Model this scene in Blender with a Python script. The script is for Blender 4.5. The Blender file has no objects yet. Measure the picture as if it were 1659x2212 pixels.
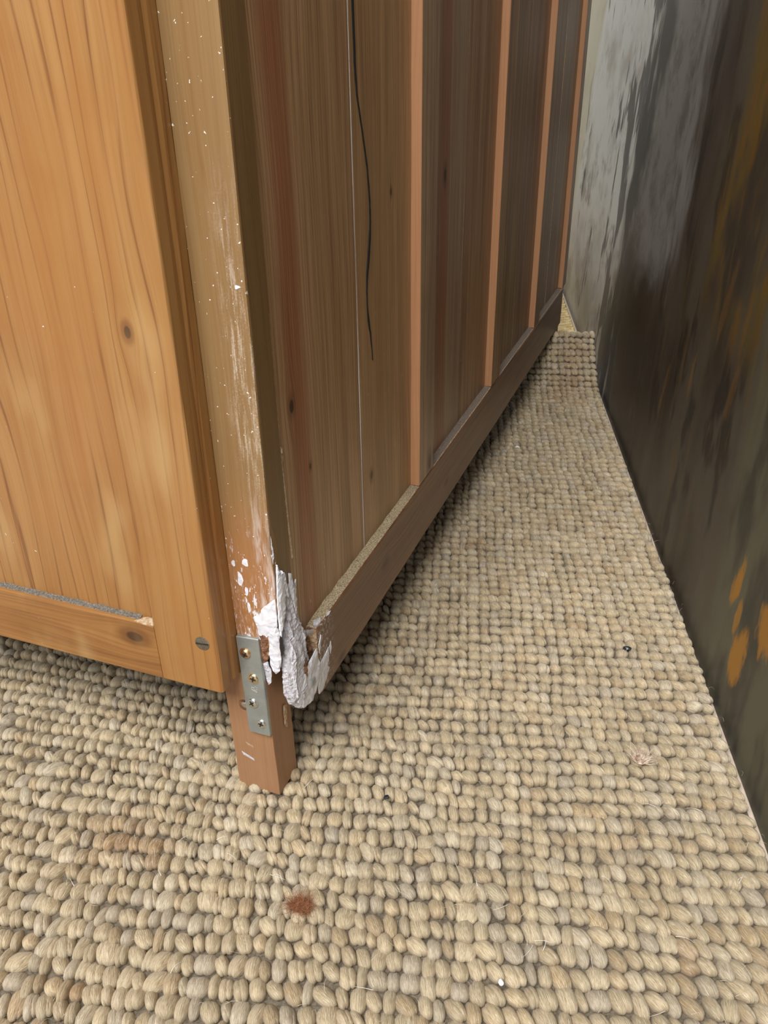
import bpy, bmesh, math, random
import numpy as np
from mathutils import Vector, Matrix, noise as mnoise
from mathutils.geometry import delaunay_2d_cdt

random.seed(7)
RNG = np.random.default_rng(11)
MM = 0.001
scene = bpy.context.scene
COL = scene.collection

# ------------------------------------------------------------------ camera
F_PX, PITCH, YAW, ROLL = 1764.8, 0.508, 0.366, -0.017
CAM = np.array([182.3, -312.9, 402.1])
_cp, _sp, _cy, _sy = math.cos(PITCH), math.sin(PITCH), math.cos(YAW), math.sin(YAW)
FWD = np.array([-_sy * _cp, _cy * _cp, -_sp])
_r = np.array([_cy, _sy, 0.0])
_u = np.cross(_r, FWD)
RIGHT = math.cos(ROLL) * _r + math.sin(ROLL) * _u
UP = -math.sin(ROLL) * _r + math.cos(ROLL) * _u
cam_data = bpy.data.cameras.new('camera')
cam_data.sensor_fit = 'VERTICAL'
cam_data.sensor_height = 24.0
cam_data.lens = F_PX / 2212.0 * 24.0
cam_data.clip_start = 0.01
cam_data.clip_end = 50
cam = bpy.data.objects.new('camera', cam_data)
COL.objects.link(cam)
cam.matrix_world = Matrix((
    (RIGHT[0], UP[0], -FWD[0], CAM[0] * MM),
    (RIGHT[1], UP[1], -FWD[1], CAM[1] * MM),
    (RIGHT[2], UP[2], -FWD[2], CAM[2] * MM),
    (0, 0, 0, 1)))
scene.camera = cam

# ------------------------------------------------------------------ light
world = bpy.data.worlds.new('room_light')
scene.world = world
world.use_nodes = True
bg = world.node_tree.nodes['Background']
bg.inputs['Color'].default_value = (0.90, 0.95, 1.0, 1)
bg.inputs['Strength'].default_value = 0.40


def area(name, loc, target, sx, sy, power, color):
    l = bpy.data.lights.new(name, 'AREA')
    l.shape = 'RECTANGLE'
    l.size, l.size_y = sx, sy
    l.energy = power
    l.color = color
    o = bpy.data.objects.new(name, l)
    COL.objects.link(o)
    o.location = loc
    o.rotation_euler = (Vector(target) - Vector(loc)).to_track_quat('-Z', 'Y').to_euler()
    return o


area('window_daylight', (-0.02, -1.28, 1.92), (0.05, 0.20, 0.05), 1.3, 1.0, 84, (1.0, 0.97, 0.925))

area('far_window', (-0.75, 2.35, 1.5), (-0.05, 1.15, 0.0), 0.9, 0.9, 16, (1.0, 0.93, 0.80))

vs = scene.view_settings
vs.view_transform = 'Standard'
vs.look = 'None'
vs.exposure = 0.0
vs.gamma = 1.0
vs.use_curve_mapping = False


# ------------------------------------------------------------------ helpers
def empty(name, loc=(0, 0, 0), label=None, cat=None, group=None, kind=None):
    o = bpy.data.objects.new(name, None)
    o.empty_display_size = 0.02
    COL.objects.link(o)
    o.location = Vector(loc) * MM
    return tag(o, label, cat, group, kind)


def tag(o, label=None, cat=None, group=None, kind=None):
    if label: o['label'] = label
    if cat: o['category'] = cat
    if group: o['group'] = group
    if kind: o['kind'] = kind
    return o


def world_of(o):
    m = o.matrix_basis.copy()
    if o.parent:
        m = world_of(o.parent) @ o.matrix_parent_inverse @ m
    return m


def obj_from_mesh(name, me, mat, parent=None):
    o = bpy.data.objects.new(name, me)
    COL.objects.link(o)
    if mat and not me.materials:
        me.materials.append(mat)
    if parent:
        o.parent = parent
        o.matrix_parent_inverse = world_of(parent).inverted()
    return o


def obj(name, bm, mat, parent=None, smooth=False):
    """bmesh in millimetres, world coordinates -> one mesh object"""
    bmesh.ops.scale(bm, vec=(MM, MM, MM), verts=bm.verts)
    bmesh.ops.recalc_face_normals(bm, faces=bm.faces)
    me = bpy.data.meshes.new(name)
    bm.to_mesh(me)
    bm.free()
    if smooth:
        me.polygons.foreach_set('use_smooth', [True] * len(me.polygons))
    return obj_from_mesh(name, me, mat, parent)


def box(lo, hi, bevel=0.6, seg=2, bm=None):
    b = bmesh.new()
    bmesh.ops.create_cube(b, size=1)
    for v in b.verts:
        v.co = Vector([(lo[i] + hi[i]) / 2 + v.co[i] * (hi[i] - lo[i]) for i in range(3)])
    if bevel:
        bmesh.ops.bevel(b, geom=b.edges[:], offset=bevel, segments=seg, profile=0.6, affect='EDGES')
    if bm is None:
        return b
    me = bpy.data.meshes.new('t'); b.to_mesh(me); b.free(); bm.from_mesh(me); bpy.data.meshes.remove(me)
    return bm


def join_bm(dst, src, m=None):
    me = bpy.data.meshes.new('t')
    if m is not None:
        bmesh.ops.transform(src, matrix=m, verts=src.verts)
    src.to_mesh(me); src.free(); dst.from_mesh(me); bpy.data.meshes.remove(me)


def wobble_along(bm, axis, amp, scale, cuts=24, seed=0):
    """subdivide the long edges of a board and make its faces a little uneven"""
    long_edges = [e for e in bm.edges if abs((e.verts[0].co - e.verts[1].co)[axis]) > 80]
    bmesh.ops.subdivide_edges(bm, edges=long_edges, cuts=cuts, use_grid_fill=True)
    for v in bm.verts:
        n = mnoise.noise_vector(Vector((v.co.x * scale + seed * 7.3, v.co.y * scale, v.co.z * scale)))
        d = n * amp
        d[axis] = 0
        v.co += d


def loft(rings, cap=True):
    bm = bmesh.new()
    vr = [[bm.verts.new(p) for p in r] for r in rings]
    n = len(rings[0])
    for a, b in zip(vr[:-1], vr[1:]):
        for i in range(n):
            bm.faces.new((a[i], a[(i + 1) % n], b[(i + 1) % n], b[i]))
    if cap:
        bm.faces.new(vr[0][::-1]); bm.faces.new(vr[-1])
    return bm


def slab(outline, normal, thick, seed=0, rough=0.35, curl=0.0, step=1.7):
    """an irregular flake: 3-D outline polygon, thickness along normal, crumpled inside"""
    nrm = Vector(normal).normalized()
    pts = [Vector(p) for p in outline]
    c = sum(pts, Vector()) / len(pts)
    e1 = Vector((0, 0, 1)).cross(nrm)
    e1 = e1.normalized() if e1.length > 0.1 else Vector((1, 0, 0))
    e2 = nrm.cross(e1)
    dense = []
    for i, p in enumerate(pts):
        q = pts[(i + 1) % len(pts)]
        k = max(1, int((q - p).length / step))
        for j in range(k):
            w = p.lerp(q, j / k)
            if j:
                nv = mnoise.noise_vector(w * 0.9 + Vector((seed, 0, 0)))
                w = w + (nv - nrm * nv.dot(nrm)) * rough * 0.8
            dense.append(w)
    off = [(p - c).dot(nrm) for p in dense]
    p2 = [Vector(((p - c).dot(e1), (p - c).dot(e2))) for p in dense]
    n0 = len(p2)
    rs = random.Random(seed)
    lo = [min(p[i] for p in p2) for i in (0, 1)]; hi = [max(p[i] for p in p2) for i in (0, 1)]
    def inside(q):
        r = False
        for i in range(n0):
            a, b = p2[i], p2[(i + 1) % n0]
            if (a.y > q.y) != (b.y > q.y) and q.x < (b.x - a.x) * (q.y - a.y) / (b.y - a.y) + a.x:
                r = not r
        return r
    inner = []
    yv = lo[1]
    while yv < hi[1]:
        xv = lo[0]
        while xv < hi[0]:
            q = Vector((xv + rs.uniform(-.5, .5) * step, yv + rs.uniform(-.5, .5) * step))
            if inside(q) and min((q - p).length for p in p2) > step * 0.45:
                inner.append(q)
            xv += step
        yv += step * 1.5
    vs_, es_, fs_, *_r = delaunay_2d_cdt(p2 + inner, [(i, (i + 1) % n0) for i in range(n0)], [], 1, 1e-5)
    bm = bmesh.new()
    rmax = max(p.length for p in p2)
    top, bot = [], []
    for q in vs_:
        dn = min(range(n0), key=lambda i: (p2[i] - q).length_squared)
        edge = (p2[dn] - q).length
        # base plane follows the outline's own offset (inverse-distance blend)
        ws = [1.0 / ((p2[i] - q).length_squared + 0.05) for i in range(n0)]
        o = sum(w * f for w, f in zip(ws, off)) / sum(ws)
        base = c + e1 * q.x + e2 * q.y + nrm * o
        h = thick * (0.4 if edge < 0.05 else 1.0)
        h += mnoise.noise(Vector((q.x * 0.55, q.y * 0.17, seed * 3.1))) * rough + mnoise.noise(Vector((q.x * 0.9, q.y * 0.6, seed * 1.7 + 5))) * rough * 0.5
        h += curl * (q.length / rmax) ** 2
        top.append(bm.verts.new(base + nrm * max(h, -0.1)))
        bot.append(bm.verts.new(base - nrm * 0.35))
    cnt = {}
    for f in fs_:
        bm.faces.new([top[i] for i in f])
        bm.faces.new([bot[i] for i in reversed(f)])
        for a, b in zip(f, list(f[1:]) + [f[0]]):
            if (b, a) in cnt: cnt[(b, a)] = 0
            else: cnt[(a, b)] = 1
    for (a, b), k in cnt.items():
        if k:
            bm.faces.new((top[b], top[a], bot[a], bot[b]))
    return bm


def tube(bm, pts, r, sides=4, taper=True):
    prev = None
    for i, p in enumerate(pts):
        p = Vector(p)
        a = Vector(pts[max(0, i - 1)]); b = Vector(pts[min(len(pts) - 1, i + 1)])
        t = (b - a).normalized()
        x = t.orthogonal().normalized(); y = t.cross(x)
        rr = r * (1 - 0.75 * i / (len(pts) - 1)) if taper else r
        ring = [bm.verts.new(p + (x * math.cos(k * 2 * math.pi / sides) + y * math.sin(k * 2 * math.pi / sides)) * rr) for k in range(sides)]
        if prev:
            for k in range(sides):
                bm.faces.new((prev[k], prev[(k + 1) % sides], ring[(k + 1) % sides], ring[k]))
        prev = ring


# ------------------------------------------------------------------ node helper
class NT:
    def __init__(self, name):
        self.mat = bpy.data.materials.new(name)
        self.mat.use_nodes = True
        self.t = self.mat.node_tree
        self.t.nodes.clear()
        self.out = self.t.nodes.new('ShaderNodeOutputMaterial')
        self.bsdf = self.t.nodes.new('ShaderNodeBsdfPrincipled')
        self.link(self.bsdf.outputs[0], self.out.inputs[0])

    def link(self, a, b):
        self.t.links.new(a, b)

    def put(self, sock, v):
        if isinstance(v, bpy.types.NodeSocket):
            self.link(v, sock)
        elif v is not None:
            sock.default_value = v

    def math(self, op, a, b=0.0, c=0.0, clamp=False):
        n = self.t.nodes.new('ShaderNodeMath')
        n.operation = op
        n.use_clamp = clamp
        self.put(n.inputs[0], a); self.put(n.inputs[1], b); self.put(n.inputs[2], c)
        return n.outputs[0]

    def add(self, a, b): return self.math('ADD', a, b)
    def sub(self, a, b): return self.math('SUBTRACT', a, b)
    def mul(self, a, b): return self.math('MULTIPLY', a, b)

    def step(self, v, lo, hi, a=0.0, b=1.0):
        n = self.t.nodes.new('ShaderNodeMapRange')
        n.interpolation_type = 'SMOOTHSTEP'
        self.put(n.inputs[0], v); self.put(n.inputs[1], lo); self.put(n.inputs[2], hi)
        n.inputs[3].default_value = a; n.inputs[4].default_value = b
        return n.outputs[0]

    def band(self, v, lo, hi, soft):
        return self.mul(self.step(v, lo - soft, lo + soft), self.step(v, hi - soft, hi + soft, 1.0, 0.0))

    def xyz(self, v):
        n = self.t.nodes.new('ShaderNodeSeparateXYZ')
        self.put(n.inputs[0], v)
        return n.outputs[0], n.outputs[1], n.outputs[2]

    def vec(self, x=0.0, y=0.0, z=0.0):
        n = self.t.nodes.new('ShaderNodeCombineXYZ')
        self.put(n.inputs[0], x); self.put(n.inputs[1], y); self.put(n.inputs[2], z)
        return n.outputs[0]

    def noise(self, v, scale=1.0, detail=2.0, rough=0.5, dist=0.0):
        n = self.t.nodes.new('ShaderNodeTexNoise')
        self.put(n.inputs['Vector'], v)
        n.inputs['Scale'].default_value = scale
        n.inputs['Detail'].default_value = detail
        n.inputs['Roughness'].default_value = rough
        n.inputs['Distortion'].default_value = dist
        return n.outputs[0]

    def mix(self, f, a, b, mode='MIX'):
        n = self.t.nodes.new('ShaderNodeMix')
        n.data_type = 'RGBA'
        n.blend_type = mode
        n.clamp_factor = True
        ins = [s for s in n.inputs if s.type == 'RGBA']
        self.put(n.inputs[0], f)
        self.put(ins[0], a if not isinstance(a, tuple) else (*a, 1)[:4])
        self.put(ins[1], b if not isinstance(b, tuple) else (*b, 1)[:4])
        return [s for s in n.outputs if s.type == 'RGBA'][0]

    def coord(self):
        n = self.t.nodes.new('ShaderNodeTexCoord')
        v = self.t.nodes.new('ShaderNodeVectorMath')
        v.operation = 'SCALE'
        self.link(n.outputs['Object'], v.inputs[0])
        v.inputs['Scale'].default_value = 1000.0
        return v.outputs[0]

    def attr(self, name, out='Vector'):
        n = self.t.nodes.new('ShaderNodeAttribute')
        n.attribute_name = name
        return n.outputs[out]

    def rand(self):
        n = self.t.nodes.new('ShaderNodeObjectInfo')
        return n.outputs['Random'], n.outputs['Color']

    def bump(self, h, strength=0.3, dist=0.0005):
        n = self.t.nodes.new('ShaderNodeBump')
        n.inputs['Strength'].default_value = strength
        n.inputs['Distance'].default_value = dist
        self.put(n.inputs['Height'], h)
        self.link(n.outputs[0], self.bsdf.inputs['Normal'])

    def done(self, color, rough=0.5, metal=0.0, spec=0.5):
        self.put(self.bsdf.inputs['Base Color'], (*color, 1) if isinstance(color, tuple) else color)
        self.put(self.bsdf.inputs['Roughness'], rough)
        self.bsdf.inputs['Metallic'].default_value = metal
        self.bsdf.inputs['Specular IOR Level'].default_value = spec
        return self.mat


def wood(name, light, dark, line, spacing=6.0, axis='Z', knots=(), rough=0.4, line_amt=0.6,
         streak=0.6, tintable=False, overlay=None, bump=0.25, warp=9.0, heart=None, flame=None, fine_amt=0.28):
    n = NT(name)
    P = n.coord()
    x, y, z = n.xyz(P)
    if axis == 'Z': u, w = n.add(x, y), z
    elif axis == 'Y': u, w = n.add(z, x), y
    else: u, w = n.add(z, y), x
    rnd, ocol = n.rand()
    u0, w0 = u, w
    core = None
    ring = None
    for (a0, b0, r) in knots:
        du = n.sub(u0, a0)
        dw = n.mul(n.sub(w0, b0), 0.42)
        d2 = n.add(n.mul(du, du), n.mul(dw, dw))
        g = n.math('POWER', 2.718, n.mul(d2, -1.0 / (r * 2.6) ** 2))
        u = n.sub(u, n.mul(n.mul(du, g), 0.85))
        dc = n.math('SQRT', n.add(n.mul(du, du), n.mul(n.mul(dw, dw), 2.0)))
        c = n.step(dc, r * 0.6, r * 0.95, 1.0, 0.0)
        rg = n.mul(n.step(dc, r * 1.0, r * 2.2, 1.0, 0.0), 0.6)
        core = c if core is None else n.math('MAXIMUM', core, c)
        ring = rg if ring is None else n.math('MAXIMUM', ring, rg)
    off = n.mul(rnd, 613.0)
    big = n.noise(n.vec(n.mul(n.add(u, off), 0.018), n.mul(w, 0.0032), off), 1.0, 2.0)
    uu = n.add(n.add(u, off), n.mul(n.sub(big, 0.5), warp * 2.2))
    if flame:
        # cathedral figure: growth rings cut as nested parabolas around (a0, b0)
        a0, b0, k, wid = flame
        du = n.sub(u0, a0)
        near = n.step(n.math('ABSOLUTE', du), wid * 0.35, wid, 1.0, 0.0)
        par = n.add(n.mul(n.sub(w0, b0), 0.13), n.mul(n.mul(du, du), -k))
        uu = n.add(uu, n.mul(near, par))
    # broad colour streaks, fine fibres, dark late-wood lines
    s1 = n.noise(n.vec(n.mul(uu, 0.11), n.mul(w, 0.0035), off), 1.0, 3.0, 0.55)
    s2 = n.noise(n.vec(n.mul(uu, 1.1), n.mul(w, 0.009), off), 1.0, 4.0, 0.68)
    fr = n.math('FRACT', n.add(n.mul(uu, 1.0 / spacing), n.mul(s1, 1.6)))
    ln = n.math('POWER', n.math('ABSOLUTE', n.sub(n.mul(fr, 2.0), 1.0)), 9.0)
    patch = n.step(n.noise(n.vec(n.mul(uu, 0.05), n.mul(w, 0.006), n.add(off, 31.0)), 1.0, 2.0), 0.35, 0.62)
    col = n.mix(n.mul(n.step(s1, 0.33, 0.68), streak), light, dark)
    if heart:
        (h0, h1, hs, hc) = heart
        uw = n.add(u0, n.mul(n.sub(big, 0.5), 26.0))
        col = n.mix(n.mul(n.band(uw, h0, h1, hs), 0.85), col, hc)
    col = n.mix(n.mul(n.step(s2, 0.46, 0.66), fine_amt), col, line)
    col = n.mix(n.mul(n.step(s2, 0.50, 0.34), fine_amt * 0.6), col, light)
    col = n.mix(n.mul(n.mul(ln, n.add(n.mul(patch, 0.75), 0.25)), line_amt), col, line)
    if ring is not None:
        col = n.mix(ring, col, line)
        col = n.mix(n.mul(core, 0.9), col, (0.05, 0.024, 0.012))
    grime = n.noise(P, 0.03, 4.0, 0.6)
    col = n.mix(n.mul(n.step(grime, 0.5, 0.8), 0.35), col, dark)
    if tintable:
        col = n.mix(1.0, col, ocol, 'MULTIPLY')
    rsock = n.add(n.mul(s2, 0.18), rough - 0.08)
    if overlay:
        col, rsock = overlay(n, P, (x, y, z), col, rsock)
    n.bump(n.add(n.mul(s2, 0.7), n.mul(ln, -0.35)), bump, 0.0004)
    return n.done(col, rsock, 0.0, 0.45)


PAINT = (0.70, 0.71, 0.76)


def specks(n, P, col, amount=0.72, scale=0.17, c=(0.72, 0.70, 0.66)):
    a = n.noise(P, scale * 2.3, 2.0, 0.6)
    return n.mix(n.step(a, amount, amount + 0.03), col, c)


def post_overlay(n, P, xyz, col, rs):
    x, y, z = xyz
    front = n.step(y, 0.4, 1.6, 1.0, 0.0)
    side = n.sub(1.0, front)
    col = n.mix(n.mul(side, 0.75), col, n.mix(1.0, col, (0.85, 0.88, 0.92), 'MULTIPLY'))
    # redder scraped timber low down
    col = n.mix(n.mul(n.mul(n.step(z, 230.0, 160.0), front), 0.55), col, (0.40, 0.165, 0.062))
    # scraped remains of white paint, streaky
    st = n.noise(n.vec(n.mul(x, 0.42), n.mul(y, 0.42), n.mul(z, 0.030)), 1.0, 4.0, 0.7)
    fine = n.noise(P, 1.1, 3.0, 0.7)
    m = n.mul(n.step(n.add(n.mul(st, 0.75), n.mul(fine, 0.25)), 0.47, 0.66), n.band(z, 205.0, 335.0, 55.0))
    m = n.mul(n.mul(m, n.step(x, -18.0, -8.0)), front)
    col = n.mix(n.mul(m, 0.55), col, (0.66, 0.60, 0.50))
    haze = n.noise(n.vec(n.mul(x, 0.22), 4.0, n.mul(z, 0.035)), 1.0, 3.0, 0.6)
    m4 = n.mul(n.mul(n.step(haze, 0.44, 0.66), n.step(z, 225.0, 175.0)), n.mul(front, n.step(x, -14.0, -6.0)))
    col = n.mix(n.mul(m4, 0.7), col, (0.66, 0.60, 0.58))
    low = n.noise(n.vec(n.mul(x, 0.20), n.mul(y, 0.2), n.mul(z, 0.07)), 1.0, 4.0, 0.7)
    m2 = n.mul(n.mul(n.step(low, 0.585, 0.61), n.step(z, 150.0, 200.0, 1.0, 0.0)), front)
    col = n.mix(n.mul(m2, 0.9), col, PAINT)
    scr = n.noise(n.vec(n.mul(x, 0.9), 1.0, n.mul(z, 0.14)), 1.0, 4.0, 0.7)
    m3 = n.mul(n.step(scr, 0.48, 0.66), n.step(z, 115.0, 185.0, 0.6, 0.0))
    col = n.mix(n.mul(m3, front), col, (0.68, 0.56, 0.50))
    col = n.mix(front, col, specks(n, P, col, 0.685))
    return col, n.add(rs, n.mul(m2, 0.25))


def door_overlay(n, P, xyz, col, rs):
    x, y, z = xyz
    b = n.noise(n.vec(n.mul(x, 0.016), 2.0, n.mul(z, 0.007)), 1.0, 3.0, 0.55)
    col = n.mix(n.mul(n.step(b, 0.46, 0.64), 0.4), col, (0.33, 0.145, 0.04))
    col = n.mix(n.mul(n.step(b, 0.46, 0.32), 0.5), col, (0.44, 0.29, 0.125))
    return specks(n, P, col, 0.775), rs


def side_overlay(n, P, xyz, col, rs):
    x, y, z = xyz
    a = n.noise(n.vec(n.mul(y, 0.35), n.mul(x, 0.3), n.mul(z, 0.07)), 1.0, 3.0, 0.7)
    m = n.mul(n.step(a, 0.70, 0.74), n.step(z, 150.0, 330.0, 0.75, 0.0))
    col = n.mix(m, col, (0.55, 0.55, 0.55))
    return specks(n, P, col, 0.80), rs


def rail_overlay(n, P, xyz, col, rs):
    x, y, z = xyz
    # grey-brown dust lying on the upward ledge
    g = n.t.nodes.new('ShaderNodeNewGeometry')
    nx, ny, nz = n.xyz(g.outputs['Normal'])
    d = n.noise(P, 0.9, 4.0, 0.8)
    dust = n.mix(n.step(d, 0.40, 0.62), (0.16, 0.12, 0.08), (0.58, 0.48, 0.33))
    up = n.step(nz, 0.75, 0.95)
    col = n.mix(n.mul(up, 0.92), col, dust)
    pm = n.mul(n.step(n.noise(P, 0.35, 4.0, 0.7), 0.50, 0.60), n.step(y, 36.0, 62.0, 1.0, 0.0))
    col = n.mix(n.mul(pm, 0.55), col, (0.66, 0.64, 0.66))
    return specks(n, P, col, 0.79, 0.17, (0.45, 0.42, 0.40)), n.add(rs, n.mul(up, 0.5))


M = {}
M['door'] = wood('door_pine', (0.340, 0.181, 0.062), (0.272, 0.116, 0.029), (0.122, 0.037, 0.009), 7.5,
                 knots=((-50.6 - 20, 297.0, 2.2), (-88.0 - 20, 300.0, 1.5), (-121 - 14, 182.0, 1.6)), rough=0.36, overlay=door_overlay,
                 line_amt=0.85, warp=12, fine_amt=0.16)
M['door_panel'] = wood('door_panel_pine', (0.335, 0.175, 0.060), (0.263, 0.106, 0.026), (0.122, 0.037, 0.009), 8.5,
                       rough=0.34, overlay=door_overlay, line_amt=0.9, warp=14, fine_amt=0.16)
M['door_rail'] = wood('door_rail_pine', (0.318, 0.155, 0.048), (0.209, 0.085, 0.024), (0.096, 0.030, 0.009), 9.0, axis='X',
                      knots=((120.0 - 20, -81.4, 4.2),), rough=0.4, overlay=door_overlay, line_amt=0.4)
M['post'] = wood('post_pine', (0.250, 0.155, 0.066), (0.195, 0.105, 0.037), (0.150, 0.062, 0.020), 9.0, rough=0.42,
                 line_amt=0.3, overlay=post_overlay)
M['board'] = wood('side_pine', (0.465, 0.292, 0.150), (0.248, 0.140, 0.073), (0.148, 0.069, 0.036), 4.5, fine_amt=0.62, rough=0.36,
                  line_amt=0.5, tintable=True, overlay=side_overlay, streak=0.9)
M['board_near'] = wood('side_pine_near', (0.446, 0.275, 0.144), (0.267, 0.156, 0.078), (0.148, 0.069, 0.035), 3.6,
                       knots=((35.1, 246.8, 2.8), (52.0, 205.0, 1.4)), fine_amt=0.62, rough=0.36, line_amt=0.6, overlay=side_overlay,
                       heart=(28.0, 50.0, 7.0, (0.286, 0.104, 0.046)))
M['board_second'] = wood('side_pine_second', (0.446, 0.280, 0.139), (0.267, 0.159, 0.076), (0.159, 0.077, 0.035), 4.0,
                         knots=((142.6, 156.8, 2.4), (186.0, 330.0, 1.6)), fine_amt=0.62, rough=0.36, line_amt=0.5, overlay=side_overlay)
M['board_third'] = wood('side_pine_third', (0.416, 0.292, 0.179), (0.228, 0.140, 0.085), (0.119, 0.060, 0.036), 4.5,
                        knots=((257.5, 119.0, 4.6), (300.2, 326.3, 3.6)), fine_amt=0.62, rough=0.34, line_amt=0.5, overlay=side_overlay,
                        heart=(286.0, 310.0, 8.0, (0.298, 0.116, 0.054)))
M['batten'] = wood('batten_wood', (0.47, 0.245, 0.125), (0.39, 0.185, 0.085), (0.27, 0.11, 0.05), 3.0, rough=0.5,
                   line_amt=0.25, streak=0.4)
M['rail'] = wood('rail_pine', (0.193, 0.094, 0.046), (0.100, 0.042, 0.021), (0.054, 0.020, 0.011), 5.0, axis='Y',
                 knots=((92.0, 148.0, 3.0), (84.0, 300.0, 2.6), (70.0, 66.0, 2.4)), rough=0.34, line_amt=0.75, fine_amt=0.5, overlay=rail_overlay)
M['leg'] = wood('leg_hardwood', (0.347, 0.189, 0.098), (0.281, 0.140, 0.069), (0.220, 0.099, 0.047), 1.7, rough=0.55,
                line_amt=0.3, streak=0.5, warp=3)


def simple(name, c, rough=0.5, metal=0.0, var=0.0, scale=0.2, c2=None, bump=0.0, bscale=1.0):
    n = NT(name)
    P = n.coord()
    col = c
    if c2:
        col = n.mix(n.step(n.noise(P, scale, 4.0, 0.65), 0.38, 0.64), c, c2)
    if bump:
        n.bump(n.noise(P, bscale, 5.0, 0.7), bump, 0.0008)
    return n.done(col, rough, metal)


M['paint'] = simple('chipped_white_paint', (0.74, 0.75, 0.81), 0.5, c2=(0.64, 0.65, 0.73), scale=0.35, bump=0.25, bscale=0.6)
nc = NT('paint_crusted_splinters')
P = nc.coord(); cx_, cy_n, cz_ = nc.xyz(P)
k1 = nc.noise(nc.vec(nc.mul(cx_, 0.5), nc.mul(cy_n, 0.5), nc.mul(cz_, 0.16)), 1.0, 4.0, 0.7)
k2 = nc.noise(P, 1.6, 4.0, 0.75)
cc = nc.mix(nc.step(k1, 0.50, 0.68), (0.76, 0.76, 0.83), (0.46, 0.39, 0.39))
cc = nc.mix(nc.step(nc.add(nc.mul(k1, 0.5), nc.mul(k2, 0.5)), 0.60, 0.70), cc, (0.30, 0.18, 0.12))
nc.bump(nc.add(k1, nc.mul(k2, 0.8)), 0.9, 0.0014)
M['crust'] = nc.done(cc, 0.75)
M['torn'] = simple('torn_wood', (0.30, 0.145, 0.075), 0.8, c2=(0.11, 0.045, 0.025), scale=0.4, bump=0.9, bscale=1.0)
M['torn_pale'] = simple('torn_pale_wood', (0.42, 0.25, 0.125), 0.8, c2=(0.56, 0.46, 0.33), scale=0.5, bump=0.9, bscale=1.2)
M['zinc'] = simple('zinc_plated_steel', (0.36, 0.39, 0.38), 0.42, 0.55, c2=(0.31, 0.335, 0.335), scale=0.09, bump=0.06, bscale=2.0)
M['screw'] = simple('yellow_zinc_screw', (0.68, 0.57, 0.38), 0.28, 1.0)
M['screw_pale'] = simple('bright_zinc_screw', (0.66, 0.68, 0.66), 0.28, 1.0)
M['screw_warm'] = simple('brass_toned_screw', (0.74, 0.55, 0.36), 0.3, 1.0)
M['steel'] = simple('dull_old_steel', (0.33, 0.32, 0.29), 0.42, 1.0, c2=(0.22, 0.20, 0.17), scale=0.8)
M['recess'] = simple('screw_recess', (0.03, 0.025, 0.02), 0.7, 0.3)
M['stamp'] = simple('stamped_letters', (0.80, 0.82, 0.82), 0.45, 0.8)
M['crack'] = simple('crack_in_wood', (0.010, 0.008, 0.008), 0.9)
M['gap'] = simple('dark_inside', (0.02, 0.013, 0.008), 0.9)
M['dust'] = simple('grey_dust', (0.095, 0.082, 0.07), 0.95, c2=(0.22, 0.19, 0.155), scale=0.9, bump=0.8, bscale=1.2)
M['crumb_white'] = simple('white_crumb', (0.85, 0.86, 0.88), 0.6)
M['crumb_dark'] = simple('dark_crumb', (0.015, 0.02, 0.03), 0.35)
M['tuft_brown'] = simple('brown_fluff', (0.33, 0.14, 0.06), 0.8, c2=(0.24, 0.09, 0.04), scale=0.3)
M['tuft_pale'] = simple('pale_feather', (0.80, 0.69, 0.56), 0.7, c2=(0.27, 0.14, 0.085), scale=0.35)

# ================================================================= SETTING
# floor: pale boards showing between rug and painting; they run along the painting
PD = Vector((-0.26537, 1.0, 0)).normalized()      # direction of the painting's foot, near -> far
PN = Vector((-PD.y, PD.x, 0))                        # points towards the wardrobe
PA = Vector((269.6, 84.4, -10.0))                    # a point at the painting's foot
FZ = -10.0
M['floor'] = wood('pale_floor_wood', (0.66, 0.56, 0.46), (0.56, 0.46, 0.37), (0.44, 0.34, 0.26), 9.0, axis='Y', rough=0.45,
                  line_amt=0.3, streak=0.4)
floor = empty('floor', (0, 0, FZ), 'pale wooden board floor under the rug and painting', None, None, 'structure')
pw = 140.0
plank_me = None
for i in range(-6, 8):
    for j in range(-1, 3):
        if plank_me is None:
            bm = box((0.4, 0.4, -14), (pw - 0.4, 1199.6, 0), 0.8, 1)
            bmesh.ops.scale(bm, vec=(MM, MM, MM), verts=bm.verts)
            bmesh.ops.recalc_face_normals(bm, faces=bm.faces)
            plank_me = bpy.data.meshes.new('floor_plank'); bm.to_mesh(plank_me); bm.free()
            plank_me.materials.append(M['floor'])
        o = bpy.data.objects.new('floor_plank', plank_me)
        COL.objects.link(o)
        o.parent = floor
        base = PA + PN * (-60) + PN * (i * pw) + PD * (j * 1200 - 700 + (i % 2) * 430)
        xx = PN
        m = Matrix(((xx.x, PD.x, 0, base.x * MM), (xx.y, PD.y, 0, base.y * MM), (0, 0, 1, 0), (0, 0, 0, 1)))
        if xx.cross(PD).z < 0:   # keep a right-handed frame
            xx = -PN
            base = base + PN * pw
            m = Matrix(((xx.x, PD.x, 0, base.x * MM), (xx.y, PD.y, 0, base.y * MM), (0, 0, 1, 0), (0, 0, 0, 1)))
        o.matrix_basis = m

# a plain wall closes the room far behind the wardrobe
bm = box((-3200, 2700, FZ - 14), (2600, 2760, 2500), 1.0, 1)
M['wall'] = simple('pale_wall_paint', (0.62, 0.60, 0.55), 0.8, c2=(0.58, 0.56, 0.51), scale=0.01)
tag(obj('wall_back', bm, M['wall'], None), 'plain pale wall far behind the wardrobe', None, None, 'structure')

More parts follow.
